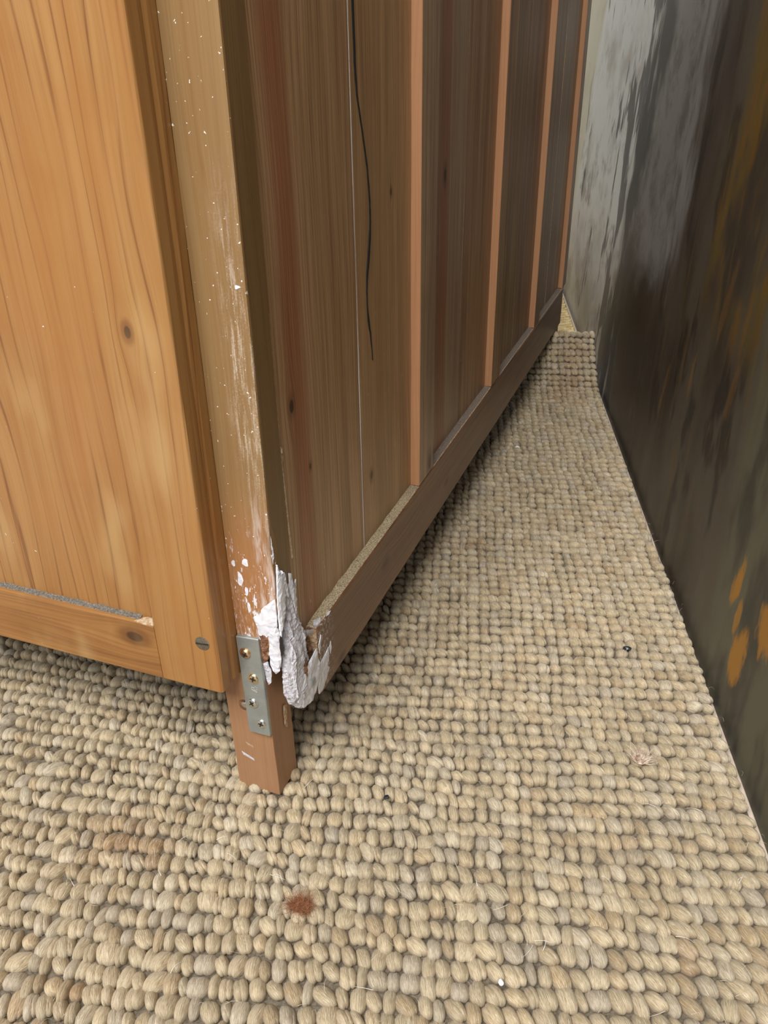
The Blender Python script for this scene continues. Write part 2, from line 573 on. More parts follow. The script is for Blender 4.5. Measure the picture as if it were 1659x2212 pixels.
# ================================================================= WARDROBE
W = empty('wardrobe', (0, 0, 0), 'old pine wardrobe with paint-splashed corner post and battened plank side', 'wardrobe')
TOP = 1150.0
REAR = 906.0
PX0, PX1 = -27.2, 0.0     # corner post across the front
DT = 20.0                 # door thickness
DXE = -27.4               # door edge

# --- corner post, worn arris, chipped above the break
def post_ring(z, low):
    c = 0.7 + 0.35 * mnoise.noise(Vector((z * 0.06, 1.3, 0)))
    cy = c
    if 164 < z < 197:
        k = math.sin((z - 164) / 33 * math.pi)
        c += 2.0 * k; cy += 4.8 * k
    wv = 0.35 * mnoise.noise(Vector((z * 0.02, 5, 2)))
    pts = [(PX0, 0.2), (-18, 0.0 + wv * .5), (-9, -0.15 + wv * .5), (PX1 - c - 0.5, 0.0), (PX1 - c * 0.35, cy * 0.3),
           (PX1, cy + 0.5), (PX1 + wv * .4, 12), (PX1 - 0.2, 19.0), (-8, 19.0), (PX0, 19.0)]
    return [(p[0], p[1], z) for p in pts]
zs = list(np.arange(136, 205, 2.0)) + list(np.arange(205, 480, 11.0)) + [600, 800, TOP - 20]
rings = [post_ring(z, False) for z in zs]
jag = [104, 101, 108, 128, 139, 143, 146, 138, 120, 102]
rings.insert(0, [(p[0] - (0.6 if i in (3, 4, 5) else 0), p[1] + (0.5 if i < 4 else 0), jag[i]) for i, p in enumerate(post_ring(136, True))])
for i in range(10):   # keep the ring above the jagged end above it
    r1 = rings[1][i]
    rings[1][i] = (r1[0], r1[1], max(r1[2], jag[i] + 3))
    for k in range(2, 10):
        q = rings[k][i]
        rings[k][i] = (q[0], q[1], max(q[2], rings[k - 1][i][2] + 0.4))
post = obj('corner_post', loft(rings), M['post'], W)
post['label'] = 'pine corner post with scraped white paint and broken foot'

# --- door: recessed panel (the part itself), stile, bottom rail
bm = box((-620, -14.2, 118), (-60, -6.0, TOP - 60), 0)
door = obj('door', bm, M['door_panel'], W)
door['label'] = 'orange pine door panel'

def stile_profile(z):
    pts = [(-66.7, 0.35), (-66.7, -DT + 0.3), (-66.3, -DT)]
    pts += [(-46, -DT - 0.15), (-29.4, -DT)]
    for k in range(1, 6):                        # eased front edge
        a = k / 5 * math.pi / 2
        pts.append((-29.0 + 1.6 * math.sin(a), -DT + 1.6 * (1 - math.cos(a))))
    pts += [(DXE, -12.0), (DXE - 0.5, -9.6), (DXE - 0.9, -8.4), (DXE - 0.4, -7.2), (DXE, -6.0), (DXE, 0.35)]
    return [(x, y, z) for x, y in pts]
zs = [93.6, 94.6] + list(np.arange(97, 480, 9.0)) + [700, TOP - 62]
rings = []
for i, z in enumerate(zs):
    r = stile_profile(z)
    s = 1.0 if i else 0.94
    cxm, cym = -47.0, -10.0
    r = [(cxm + (x - cxm) * s, cym + (y - cym) * s, zz) for x, y, zz in r]
    j = 0.25
    r = [(x + (mnoise.noise(Vector((z * .03, k, 3))) * j if x > -40 else 0), y, zz) for k, (x, y, zz) in enumerate(r)]
    rings.append(r)
stile = obj('door_stile', loft(rings), M['door'], door)
drail = box((-620, -DT + 0.3, 93.6), (-67.0, -1.0, 130.6), 0.9, 2)
drail = obj('door_rail', drail, M['door_rail'], door)
bm = box((-620, -DT + 0.3, TOP - 140), (-67.0, -1.0, TOP - 62), 0.9, 2)
obj('door_rail', bm, M['door_rail'], door)

# dust lying in the groove on top of the rail
rings = []
for x in np.linspace(-330, -78, 90):
    h = 0.9 + 0.7 * mnoise.noise(Vector((x * 0.12, 0, 4)))
    h2 = 0.5 + 0.5 * mnoise.noise(Vector((x * 0.3, 9, 4)))
    rings.append([(x, -18.2 + 0.9 * h2, 130.4), (x, -16.6, 130.7 + h * 0.25), (x, -14.9, 130.8 + h * 0.5), (x, -14.1, 131.2 + h * 1.2), (x, -14.0, 130.2)])
d = obj('dust_line', loft(rings), M['dust'], door)
d['label'] = 'grey dust in the groove below the door panel'
# torn sliver of rail beside the stile
sl = obj('splinter', slab([(-80, -19.5, 130.8), (-74, -14.4, 131.4), (-67.2, -14.4, 131.0), (-67.2, -19.4, 130.4), (-72, -19.9, 130.2)], (0, -0.2, 1), 0.9, 3, 0.5), M['torn_pale'], door)
sl['label'] = 'pale torn sliver of wood'


def screw_slotted(name, c, r, parent, ang):
    """flat slotted head facing -Y"""
    bm = bmesh.new()
    seg = 28
    prof = [(r * 1.02, 0.25), (r, -0.15), (r * 0.9, -0.35), (r * 0.5, -0.5), (0.0, -0.55)]
    rr = []
    for (q, h) in prof[:-1]:
        rr.append([(c[0] + q * math.cos(k * 2 * math.pi / seg), c[1] + h, c[2] + q * math.sin(k * 2 * math.pi / seg)) for k in range(seg)])
    b = loft(rr)
    o = obj(name, b, M['steel'], parent, False)
    s = box((-r * 0.9, -0.62, -0.42), (r * 0.9, -0.3, 0.42), 0)
    bmesh.ops.transform(s, matrix=Matrix.Translation(Vector(c)) @ Matrix.Rotation(ang, 4, 'Y'), verts=s.verts)
    k = obj('screw_slot', s, M['recess'], None)
    return o, k

so, sk = screw_slotted('screw', (-36.3, -DT, 126.9), 4.4, door, -0.12)
so['label'] = 'slotted steel screw'
# the slot is cut as a dark inset: joined into the screw mesh
bm = bmesh.new(); bm.from_mesh(so.data)
off = len(bm.faces)
bm.from_mesh(sk.data)
bm.faces.ensure_lookup_table()
for f in bm.faces[off:]: f.material_index = 1
bm.to_mesh(so.data); bm.free()
so.data.materials.append(M['recess'])
bpy.data.objects.remove(sk)

# --- carcass behind door and boards (dark inside)
bm = box((-640, 0.5, 118), (-27.5, 18, TOP - 30), 0.5, 1)
obj('front_frame', bm, M['gap'], W)
bm = box((-660, 20, 112), (-14, REAR - 4, TOP - 24), 0.5, 1)
obj('carcass', bm, M['gap'], W)
bm = box((-675, -24, TOP - 24), (14, REAR + 10, TOP), 3, 2)
obj('top_board', bm, M['door_rail'], W)

# --- side boards; x of their face -2.2, joints open a little
BX = -1.0
# tops of the boards stay behind the upright stiles
boards = [(19.4, 127.0, 'board_near', None), (127.9, 228.4, 'board_second', None), (230.0, 356.5, 'board_third', None),
          (357.6, 460.0, 'board', (0.92, 0.90, 0.92)), (461.5, 576.5, 'board', (0.86, 0.88, 0.84)), (577.8, 676.0, 'board', (0.80, 0.78, 0.84)),
          (677.0, 778.0, 'board', (0.82, 0.84, 0.90)), (779.2, 880.0, 'board', (0.84, 0.86, 0.92))]
bobs = []
for i, (y0, y1, mk, tc) in enumerate(boards):
    face = BX + random.uniform(-0.35, 0.35)
    bm = box((face - 10.0, y0, 98), (face, y1, TOP - 26), 0.9, 2)
    wobble_along(bm, 2, 0.25, 0.013, 30, i)
    b = obj('side_board', bm, M[mk], W)
    if tc: b.color = (*tc, 1)
    bobs.append(b)
bobs[0]['label'] = 'side board with reddish heartwood streak'
bobs[1]['label'] = 'side board with a long black crack'
bobs[2]['label'] = 'side board with two dark knots'

# crack in the second board
pts = [(133.4, 470, 1.3), (133.0, 427, 1.5), (133.5, 400, 1.3), (135.5, 385, 0.9), (140, 372, 0.7), (144, 360, 0.75), (148, 347, 0.8), (150.5, 330, 0.8),
       (150.5, 318, 0.9), (149, 308, 1.7), (146.2, 297, 2.0), (144.0, 290, 1.4), (142.5, 280, 0.6), (143.0, 270, 0.5), (144.2, 262, 1.5), (146.5, 254, 0.9), (148.5, 244, 0.35), (150, 232, 0.1)]
bm = bmesh.new()
ys = []
for k in range(len(pts) - 1):
    for j in range(4):
        t = j / 4
        y_ = pts[k][0] * (1 - t) + pts[k + 1][0] * t; z_ = pts[k][1] * (1 - t) + pts[k + 1][1] * t; w_ = pts[k][2] * (1 - t) + pts[k + 1][2] * t
        ys.append((y_ + 0.35 * mnoise.noise(Vector((z_ * 0.2, 0, 0))), z_, w_ * (1.35 + 0.5 * mnoise.noise(Vector((z_ * 0.35, 4, 0))))))
rings = [[(BX - 0.6, y - w / 2, z), (BX + 0.42, y - w / 2, z), (BX + 0.42, y + w / 2, z), (BX - 0.6, y + w / 2, z)] for y, z, w in ys]
o = obj('crack', loft(rings), M['crack'], bobs[1])
o['label'] = 'long wandering black crack'

# paint-filled joint lines between boards (thin pale beads)
for i, (y0, w_, c) in enumerate(((127.45, 0.62, M['paint']), (357.0, 0.8, M['torn_pale']), (577.1, 0.9, M['torn_pale']), (778.6, 0.8, M['torn_pale']))):
    rings = []
    for z in np.arange(108, 470, 6.0):
        k = w_ * (0.55 + 0.6 * max(0.0, mnoise.noise(Vector((z * 0.03, i * 3, 1))) + 0.4))
        if z > 330 and i == 0: k *= 0.2
        rings.append([(BX - 1.5, y0 - k / 2, z), (BX - 0.25, y0 - k / 2, z), (BX - 0.25, y0 + k / 2, z), (BX - 1.5, y0 + k / 2, z)])
    obj('joint_filler', loft(rings), c, bobs[min(i * 2, 6)])

# split edge between post and first board, with a loose splinter
rings = []
for z in np.arange(163, 300, 4.0):
    yy = 19.4 + max(0, (230 - z)) * 0.055 + 0.25 * mnoise.noise(Vector((z * 0.1, 0, 0)))
    k = 0.25 + 0.5 * max(0, min(1, (290 - z) / 110))
    rings.append([(BX - 0.4, yy - k / 2, z), (BX + 0.55, yy - k / 2, z), (BX + 0.65, yy + k / 2, z), (BX - 0.4, yy + k / 2, z)])
o = obj('split', loft(rings), M['torn_pale'], bobs[0])
o['label'] = 'raw pale split running down the board'
o = obj('splinter', slab([(BX + .2, 19.8, 232), (BX + .2, 21.4, 230), (BX + .2, 22.2, 224), (BX + .2, 21.0, 222.5), (BX + .2, 20.0, 227)], (1, 0, 0), 0.8, 5, 0.3), M['torn_pale'], bobs[0])

# --- upright stiles standing proud of the boards, flush with the rail; near edges in a more orange wood
for i, (y0, y1, mk, tc) in enumerate(((225.6, 261.0, 'board_third', (1.0, 1.0, 1.0)), (456.8, 492.0, 'board', (0.92, 0.92, 0.90)),
                                      (671.5, 704.0, 'board', (0.86, 0.88, 0.92)), (877.0, 906.0, 'board', (0.80, 0.80, 0.84)))):
    bm = box((BX - 6, y0, 109.3), (5.7 if i < 3 else 5.2, y1, TOP - 26), 0.5, 1)
    wobble_along(bm, 2, 0.22, 0.02, 30, i + 20)
    bmesh.ops.recalc_face_normals(bm, faces=bm.faces)
    for f in bm.faces:
        f.material_index = 1 if f.normal.y < -0.6 else 0
    o = obj('side_stile', bm, M[mk], W)
    o.data.materials.append(M['batten'])
    o.color = (*tc, 1)
    o['label'] = 'upright strip with an orange near edge'

# --- rear post and bottom rail
bm = box((-30, 879.6, -9.5), (-0.3, REAR, TOP - 26), 0.8, 1)
rp = obj('rear_leg', bm, M['rail'], W)
prof = []
rings = []
ylist = [33.5, 34.2] + list(np.arange(38, 876, 22.0)) + [878.0, 879.0]
for i, y in enumerate(ylist):
    q = 0.25 * mnoise.noise(Vector((y * 0.015, 3, 3)))
    e = 0.7 if i in (0, len(ylist) - 1) else 0
    rings.append([(-11, y, 58.4 + e), (5.2 - e, y, 58.4 + e), (6.2 - e + q, y, 59.4 + e), (6.3 - e + q, y, 84), (6.2 - e + q, y, 107.6 - e),
                  (5.3 - e, y, 108.6 - e), (-11, y, 108.6 - e)])
rail = obj('side_rail', loft(rings), M['rail'], W)
rail['label'] = 'dark bottom rail with dusty ledge'
rings = []
for y in np.arange(36, 876, 4.0):
    h = max(0.05, 0.8 + 0.9 * mnoise.noise(Vector((y * 0.09, 2, 7))) * (1.2 if y < 230 else 0.6))
    f = 4.6 + 0.9 * mnoise.noise(Vector((y * 0.2, 1, 1)))
    if any(a < y < b for a, b in ((226, 261), (457, 492), (672, 704))): f = 5.5
    rings.append([(f, y, 108.4), (f - 1.2, y, 108.8 + h * 0.3), (0.5, y, 108.9 + h * .6), (BX - 0.2, y, 109 + h * 1.3), (BX - 0.6, y, 108.2)])
nd = NT('ledge_dust')
P = nd.coord(); _, yy, _ = nd.xyz(P)
dn = nd.noise(P, 1.1, 4.0, 0.8)
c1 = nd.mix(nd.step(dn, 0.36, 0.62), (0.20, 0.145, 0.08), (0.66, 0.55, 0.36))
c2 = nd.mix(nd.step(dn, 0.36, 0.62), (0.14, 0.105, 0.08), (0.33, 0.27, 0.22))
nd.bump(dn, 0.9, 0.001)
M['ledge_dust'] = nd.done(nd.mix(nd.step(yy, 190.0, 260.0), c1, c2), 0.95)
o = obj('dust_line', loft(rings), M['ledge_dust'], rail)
o['label'] = 'sandy dust on the ledge'

# --- broken foot: crusted core, torn wood, paint flakes
def crust_core():
    bm = bmesh.new()
    rings = []
    n = 64
    zs = np.arange(64.0, 152.0, 1.2)
    for z in zs:
        # spine of the fragment: hangs low at the rail end, a spike standing up against the board
        if z < 80:
            k = ((z - 62) / 18) ** 0.55
            x0, x1, y0, y1 = 1.5 - 6.5 * k, 2.5 + 3.4 * k, 16 - 12.5 * k, 18 + 9.0 * k
        elif z < 112:
            kk = (z - 80) / 32
            x0, x1, y0, y1 = -5.0, 5.9 - 0.8 * kk, 3.5, 27.0 - 4.0 * kk
        elif z < 128:
            k = (z - 112) / 16
            x0, x1, y0, y1 = -5.0, 5.1 - 2.6 * k, 3.5 + 5.0 * k, 23.0 - 3.0 * k
        else:
            k = (z - 128) / 33
            x0, x1, y0, y1 = -5.0 + 1.5 * k, 2.5 - 2.2 * k, 8.5 + 5 * k, 20 - 3 * k
        cx, cy, rx, ry = (x0 + x1) / 2, (y0 + y1) / 2, (x1 - x0) / 2, (y1 - y0) / 2
        r = []
        for i in range(n):
            a = i / n * 2 * math.pi
            ca, sa = math.cos(a), math.sin(a)
            e = 0.45
            px = cx + rx * math.copysign(abs(ca) ** e, ca)
            py = cy + ry * math.copysign(abs(sa) ** e, sa)
            v = Vector((px, py, z))
            d1 = mnoise.noise(Vector((px * .5, py * .5, z * .05)))
            d2 = mnoise.noise(v * 0.55) ; d3 = mnoise.noise(v * 1.3 + Vector((9, 2, 3)))
            amp = 1.9 * d1 + 0.8 * d2 + 0.5 * d3 - 0.5
            if px > 5.0 and py > 26 : amp *= 0.25
            dirv = Vector((ca, sa, 0))
            v += dirv * amp + Vector((0, 0, 2.2 * d1 if z < 70 else 0))
            r.append(v)
        rings.append(r)
    return loft(rings)

core = obj('broken_core', crust_core(), M['crust'], W)
core['label'] = 'splintered stump crusted with white paint'

def flake(outline, normal, th, mat, seed, parent=core, rough=0.5, curl=0.0):
    return obj('paint_flake_or_hole_shade', slab(outline, normal, th, seed, rough, curl), M[mat], parent, False)

# flakes standing up over the post's side face (x ~ 0..3)
flake([(1.0, 2.0, 172), (1.0, 4.6, 164), (1.2, 6.0, 166), (1.6, 8.6, 158), (1.5, 8.0, 150), (1.2, 6.0, 140), (0.6, 3.2, 131), (0.3, 0.6, 126), (0.3, 0.2, 138), (0.5, 0.6, 150), (0.7, 1.2, 160)], (1, -0.15, 0), 1.1, 'paint', 1, curl=0.6)
flake([(1.6, 7.0, 164.5), (1.7, 9.0, 161), (1.6, 10.2, 153), (1.5, 9.4, 147), (1.5, 8.2, 152), (1.5, 7.2, 158)], (1, -0.1, 0), 0.9, 'paint', 2, curl=0.7)
flake([(0.6, 15.0, 158.5), (0.6, 17.4, 157.0), (0.7, 18.6, 150), (0.9, 20.6, 145), (0.9, 20.2, 137), (0.8, 19.4, 130), (1.4, 16.4, 131), (1.2, 15.6, 140), (0.8, 14.6, 148)], (1, -0.1, 0), 0.9, 'paint', 3, curl=0.5)
flake([(0.6, 21.0, 148.5), (0.6, 22.3, 150), (0.6, 22.6, 147), (0.6, 21.6, 144.6)], (1, 0, 0), 0.5, 'paint', 4)
# wrapping the post's front face low down (y ~ 0)
flake([(-0.6, -0.1, 151), (-0.3, -0.1, 140), (-0.6, -0.1, 133), (-4.0, -0.1, 128), (-8.8, -0.1, 123), (-12.6, -0.1, 121), (-13.2, -0.1, 128), (-15.0, -0.1, 136), (-11.4, -0.1, 138.5), (-9.0, -0.1, 143), (-5.0, -0.1, 147)], (0, -1, 0), 0.55, 'paint', 5, parent=post, curl=-0.15)
for k, (cx, cz, sx, sz) in enumerate(((-16.2, 171, 2.0, 3.2), (-20.6, 159, 1.7, 5.0), (-17.4, 152, 1.1, 3.4), (-23.6, 169, 1.2, 2.0), (-12.8, 186.5, 0.0, 0.0), (-17.0, 141.5, 1.0, 3.6), (-13.0, 148, 0.6, 2.5), (-5.0, 315.5, 2.4, 0.9))):
    if not sx: continue
    pts = []
    for j in range(9):
        a = j / 9 * 2 * math.pi
        rr = 0.7 + 0.5 * random.random()
        pts.append((cx + sx * rr * math.cos(a), -0.05, cz + sz * rr * math.sin(a)))
    flake(pts, (0, -1, 0), 0.28, 'paint', 30 + k, parent=post, rough=0.2)
for k, (cx, cz, sx, sz) in enumerate(((-3.0, 166, 1.0, 2.6), (-2.6, 158, 0.6, 2.0))):
    pts = [(cx + sx * (0.7 + .5 * random.random()) * math.cos(j / 8 * 6.283), -7.0, cz + sz * (0.7 + .5 * random.random()) * math.sin(j / 8 * 6.283)) for j in range(8)]
# torn wood where the front of the post broke away
flake([(-12.9, 0.4, 124), (-9.0, 0.2, 125.5), (-7.0, 0.2, 122), (-8.0, 0.8, 112), (-10.0, 1.0, 104), (-13.0, 1.0, 100)], (0, -1, 0), 1.2, 'torn', 6, parent=post, rough=1.0)
flake([(-6.6, 0.0, 126), (-1.8, 0.8, 134), (-0.4, 1.2, 127), (-0.6, 1.2, 118), (-1.2, 1.6, 108), (-2.6, 1.6, 101), (-5.2, 1.2, 98), (-8.0, 0.6, 104), (-7.4, 0.2, 116)], (0.45, -1, 0), 1.3, 'paint', 7, rough=0.8, curl=0.4)
flake([(-12.6, 0.6, 104), (-9.0, 0.2, 106), (-7.6, 0.6, 98), (-8.6, 1.2, 91), (-11.0, 1.4, 88), (-12.6, 1.2, 95)], (0.2, -1, 0), 1.0, 'crust', 8, rough=0.9)
# white smear over the low end and round the rail's outer face
flake([(2.0, 4.2, 118), (4.6, 8.0, 121), (5.8, 14.0, 112), (5.6, 16.0, 100), (5.0, 13.0, 90), (4.6, 8.0, 84), (3.4, 5.0, 78), (1.2, 3.6, 84), (0.6, 3.4, 100)], (0.7, -0.7, 0), 1.0, 'crust', 9, rough=0.9)
flake([(5.0, 14.0, 90), (6.4, 22.0, 95), (6.5, 30.0, 97), (6.6, 32.5, 86), (6.6, 31.0, 72), (5.6, 22.0, 63.5), (4.4, 12.0, 66), (3.8, 7.0, 74)], (0.85, -0.5, 0), 1.1, 'paint', 10, rough=0.7)
flake([(6.4, 31.5, 84), (6.4, 36.0, 83), (6.4, 41.0, 84), (6.4, 46.8, 86), (6.4, 47.0, 79), (6.4, 44.0, 73.5), (6.4, 46.2, 70), (6.4, 41.0, 65), (6.4, 36.0, 62), (6.4, 30.0, 62), (6.4, 29.0, 73)], (1, 0, 0), 0.5, 'paint', 11, parent=rail, rough=0.35)
flake([(6.4, 48.2, 85), (6.4, 50.5, 87.5), (6.4, 51.0, 82), (6.4, 48.8, 79)], (1, 0, 0), 0.35, 'paint', 12, parent=rail, rough=0.2)
flake([(6.4, 34.0, 97), (6.4, 37.4, 102), (6.4, 36.2, 94), (6.4, 34.4, 90)], (1, 0, 0), 0.35, 'paint', 13, parent=rail, rough=0.2)
flake([(2.6, 36.0, 109.2), (5.2, 35.0, 109.2), (5.4, 40.0, 109.2), (3.8, 44.0, 109.2), (1.0, 40.0, 109.2)], (0, 0, 1), 0.7, 'crust', 14, parent=rail, rough=0.5)
flake([(5.9, 47.0, 108.6), (6.4, 50.0, 108.0), (6.4, 53.0, 109), (5.5, 50.0, 109.6)], (0.6, 0, 1), 0.5, 'paint', 15, parent=rail, rough=0.2)
# raw splintered end grain of the rail
flake([(-4.5, 33.4, 106), (5.2, 33.4, 107.8), (6.1, 33.4, 100), (6.0, 33.4, 86), (6.0, 33.2, 70), (-1.0, 31.0, 68), (-3.5, 31.5, 84), (-4.5, 32.5, 98)], (0.15, -1, 0), 1.4, 'torn_pale', 16, rough=1.6)
flake([(-2.0, 27.5, 104), (3.0, 28.0, 106), (4.4, 29.0, 97), (3.2, 28.0, 88), (1.0, 27.0, 82), (-2.0, 27.0, 92)], (0.4, -1, 0.1), 1.6, 'torn', 18, rough=1.5)
flake([(0.0, 24.0, 112), (4.6, 26.0, 113), (5.8, 31.0, 111), (4.0, 32.0, 107), (0.5, 28.0, 106)], (0.4, -0.8, 0.5), 1.2, 'crust', 19, rough=1.2)
flake([(0.2, 1.0, 127), (1.0, 1.4, 122), (0.8, 1.2, 114), (-0.4, 0.8, 112), (-0.9, 0.6, 118), (-0.6, 0.6, 124)], (0.5, -1, 0), 1.5, 'gap', 20, rough=0.3)  # dark slab on the surface, stands in for the shade inside a hole
flake([(4.2, 14.6, 96), (5.6, 18.8, 99), (5.6, 19.4, 90), (4.8, 15.8, 76), (4.0, 13.0, 72), (4.0, 13.0, 84)], (0.8, -0.6, 0), 1.5, 'torn', 17, rough=0.9)
nail = box((5.6, 19.5, 76), (7.6, 24.8, 80.5), 0.8, 2)
o = obj('bent_nail', nail, M['zinc'], core)
o['label'] = 'grey metal fixing poking out of the paint'
# small gouge slivers on the post's arris
for k, (z0, z1, yy) in enumerate(((164, 182, 3.2), (172, 194, 1.6), (158, 176, 4.6))):
    o = obj('splinter', slab([(-1.8 + k * .5, 1.0 + k * .8, z1), (-0.8 + k * .3, yy, z1 - 5), (-0.3, yy + 1.0, z0 + 4), (-0.6, yy, z0), (-2.0 + k * .4, 0.8 + k * .6, z0 + 6)], (0.8, -0.6, 0), 0.5, 40 + k, 0.4), M['torn_pale' if k != 1 else 'crust'], post)

# --- replacement leg, tilted a little, with counterbored screw and filler
LT = Matrix.Translation(Vector((-25, 12, 0))) @ Matrix.Rotation(-0.015, 4, 'Y') @ Matrix.Rotation(0.0, 4, 'X') @ Matrix.Translation(Vector((25, -12, 0)))
bm = bmesh.new()
bmesh.ops.create_cube(bm, size=1)
lo, hi = (-39.4, 0.6, -1.5), (-10.9, 25.2, 93.0)
for v in bm.verts:
    v.co = Vector([(lo[i] + hi[i]) / 2 + v.co[i] * (hi[i] - lo[i]) for i in range(3)])
bmesh.ops.bevel(bm, geom=bm.edges[:], offset=0.5, segments=2, profile=0.6, affect='EDGES')
wobble_along(bm, 2, 0.22, 0.05, 14, 50)
bmesh.ops.transform(bm, matrix=LT, verts=bm.verts)
leg = obj('leg', bm, M['leg'], W)
leg['label'] = 'plain reddish block screwed on as a new leg'

def countersunk_hole(c, r):
    seg = 24
    rr = []
    for q, h in ((r * 1.12, -0.08), (r * 1.0, -0.25), (r * 0.8, -0.12), (r * 0.55, -0.05)):
        rr.append([(c[0] + q * math.cos(k * 2 * math.pi / seg), c[1] + h, c[2] + q * 1.15 * math.sin(k * 2 * math.pi / seg)) for k in range(seg)])
    return loft(rr)
o = obj('screw_hole', countersunk_hole((-28.6, 0.6, 68.0), 3.2), M['torn'], leg, True)
bm = bmesh.new()
rr = [[(-28.0 + q * math.cos(k * 2 * math.pi / 20), h, 68.0 + q * math.sin(k * 2 * math.pi / 20)) for k in range(20)] for q, h in ((2.3, 0.45), (2.2, 0.28), (1.2, 0.2))]
o = obj('screw', loft(rr), M['screw_pale'], leg, True)
o = obj('wood_filler', slab([(-10.6, 15.5, 60), (-10.6, 18.6, 58), (-10.6, 19.0, 50), (-10.6, 17.0, 41), (-10.6, 14.6, 45), (-10.6, 14.6, 53)], (1, 0, 0), 0.35, 61, 0.4), M['torn_pale'], leg)
o['label'] = 'pale oval patch of filler'
for k, (x0, x1, z0, z1) in enumerate(((-34.8, -26.6, 27.0, 23.6), (-31.0, -26.0, 36.0, 34.6))):
    o = obj('paint_smear', slab([(x0, 0.55, z0 + 1.4), (x1, 0.55, z1 + 1.0), (x1 + .3, 0.55, z1 - 0.6), ((x0 + x1) / 2, .55, (z0 + z1) / 2 - 0.6), (x0 + 1, 0.55, z0 - (1.2 if k == 0 else .4))], (0, -1, 0), 0.16, 70 + k, 0.12), M['torn_pale' if k else 'crust'], leg)

# --- mending plate
P_TL, P_TR, P_BR, P_BL = (-27.0, 121.0), (-12.6, 122.3), (-11.7, 50.1), (-25.9, 50.0)
def plate_pt(s, t):
    a = (P_TL[0] + (P_TR[0] - P_TL[0]) * s, P_TL[1] + (P_TR[1] - P_TL[1]) * s)
    b = (P_BL[0] + (P_BR[0] - P_BL[0]) * s, P_BL[1] + (P_BR[1] - P_BL[1]) * s)
    return a[0] + (b[0] - a[0]) * t, a[1] + (b[1] - a[1]) * t
out = []
W_, H_ = 14.4, 71.5
def corner(sx, ty, r, a0):
    cx = r / W_ if sx == 0 else 1 - r / W_
    cz = r / H_ if ty == 0 else 1 - r / H_
    return [(cx + math.cos(a0 + k / 4 * math.pi / 2) * r / W_, cz + math.sin(a0 + k / 4 * math.pi / 2) * r / H_) for k in range(5)]
uv = corner(1, 1, 0.6, 0) + corner(0, 1, 1.8, math.pi / 2) + corner(0, 0, 0.5, math.pi) + corner(1, 0, 0.6, 1.5 * math.pi)
PY = -1.9
rings = []
for dy, e in ((0.55, 0), (PY + 0.4, 0), (PY, 0.35)):
    r = []
    for s, t in uv:
        s2 = 0.5 + (s - 0.5) * (1 - 2 * e / W_); t2 = 0.5 + (t - 0.5) * (1 - 2 * e / H_)
        x, z = plate_pt(s2, t2)
        r.append((x, dy, z))
    rings.append(r)
plate = obj('mending_plate', loft(rings), M['zinc'], W)
plate['label'] = 'flat grey steel mending plate with four screws'


def cross_screw(x, z, r, mat, rot, parent, y0, tilt=(0, 0)):
    seg = 24
    bm = bmesh.new()
    rr = []
    for q, h in ((r * 1.3, 0.0), (r * 1.28, -0.12), (r * 1.08, -0.16), (r, -0.1), (r * 0.98, -0.75), (r * 0.86, -1.15), (r * 0.6, -1.38), (r * 0.1, -1.45)):
        rr.append([(q * math.cos(k * 2 * math.pi / seg), h, q * math.sin(k * 2 * math.pi / seg)) for k in range(seg)])
    b = loft(rr)
    join_bm(bm, b)
    nf = len(bm.faces)
    for k in range(2):
        c = box((-r * 0.62, -1.56, -r * 0.14), (r * 0.62, -1.2, r * 0.14), 0)
        join_bm(bm, c, Matrix.Rotation(rot + k * math.pi / 2, 4, 'Y'))
    for k in range(4):
        a = rot + math.pi / 4 + k * math.pi / 2
        c = box((-r * 0.03, -1.5, -r * 0.03), (r * 0.03 + r * 0.38, -1.3, r * 0.03), 0)
        join_bm(bm, c, Matrix.Rotation(a, 4, 'Y'))
    bm.faces.ensure_lookup_table()
    for f in bm.faces[nf:]:
        f.material_index = 1
    bmesh.ops.transform(bm, matrix=Matrix.Translation(Vector((x, y0, z))) @ Matrix.Rotation(tilt[0], 4, 'X') @ Matrix.Rotation(tilt[1], 4, 'Z'), verts=bm.verts)
    o = obj('screw', bm, M[mat], parent, False)
    o.data.materials.append(M['recess'])
    return o

cross_screw(-21.6, 110.2, 3.0, 'screw_warm', 0.5, plate, PY, (0.05, 0.05))
cross_screw(-18.3, 93.2, 2.9, 'screw', 0.2, plate, PY, (-0.08, 0.1))
cross_screw(-20.9, 74.2, 2.8, 'screw_pale', 0.9, plate, PY, (-0.14, -0.05))
cross_screw(-16.6, 59.4, 2.7, 'screw_pale', 0.3, plate, PY, (-0.12, 0.12))
# stamped marks on the plate, reading sideways
bm = bmesh.new()
def stroke(a, b, w=0.34):
    p = Vector((a[0], 0, a[1])); q = Vector((b[0], 0, b[1]))
    d = (q - p); L = d.length
    c = box((0, PY - 0.06, -w / 2), (L, PY + 0.1, w / 2), 0)
    ang = math.atan2(-(q.z - p.z), (q.x - p.x))
    join_bm(bm, c, Matrix.Translation(Vector((p.x, 0, p.z))) @ Matrix.Rotation(ang, 4, 'Y'))
ox, oz = -20.6, 84.2
for a, b in (((0, 0), (3.4, -1.2)), ((0, 0), (0.2, 1.9)), ((0.2, 1.9), (1.6, 1.7)), ((1.6, 1.7), (1.9, -0.5)), ((1.9, -0.5), (3.8, 1.0)),
             ((2.3, 2.9), (2.8, 2.5)), ((3.3, 2.5), (3.8, 2.1))):
    stroke((ox + a[0], oz + a[1]), (ox + b[0], oz + b[1]))
o = obj('stamped_mark', bm, M['stamp'], plate)
o['label'] = 'small stamped letters'

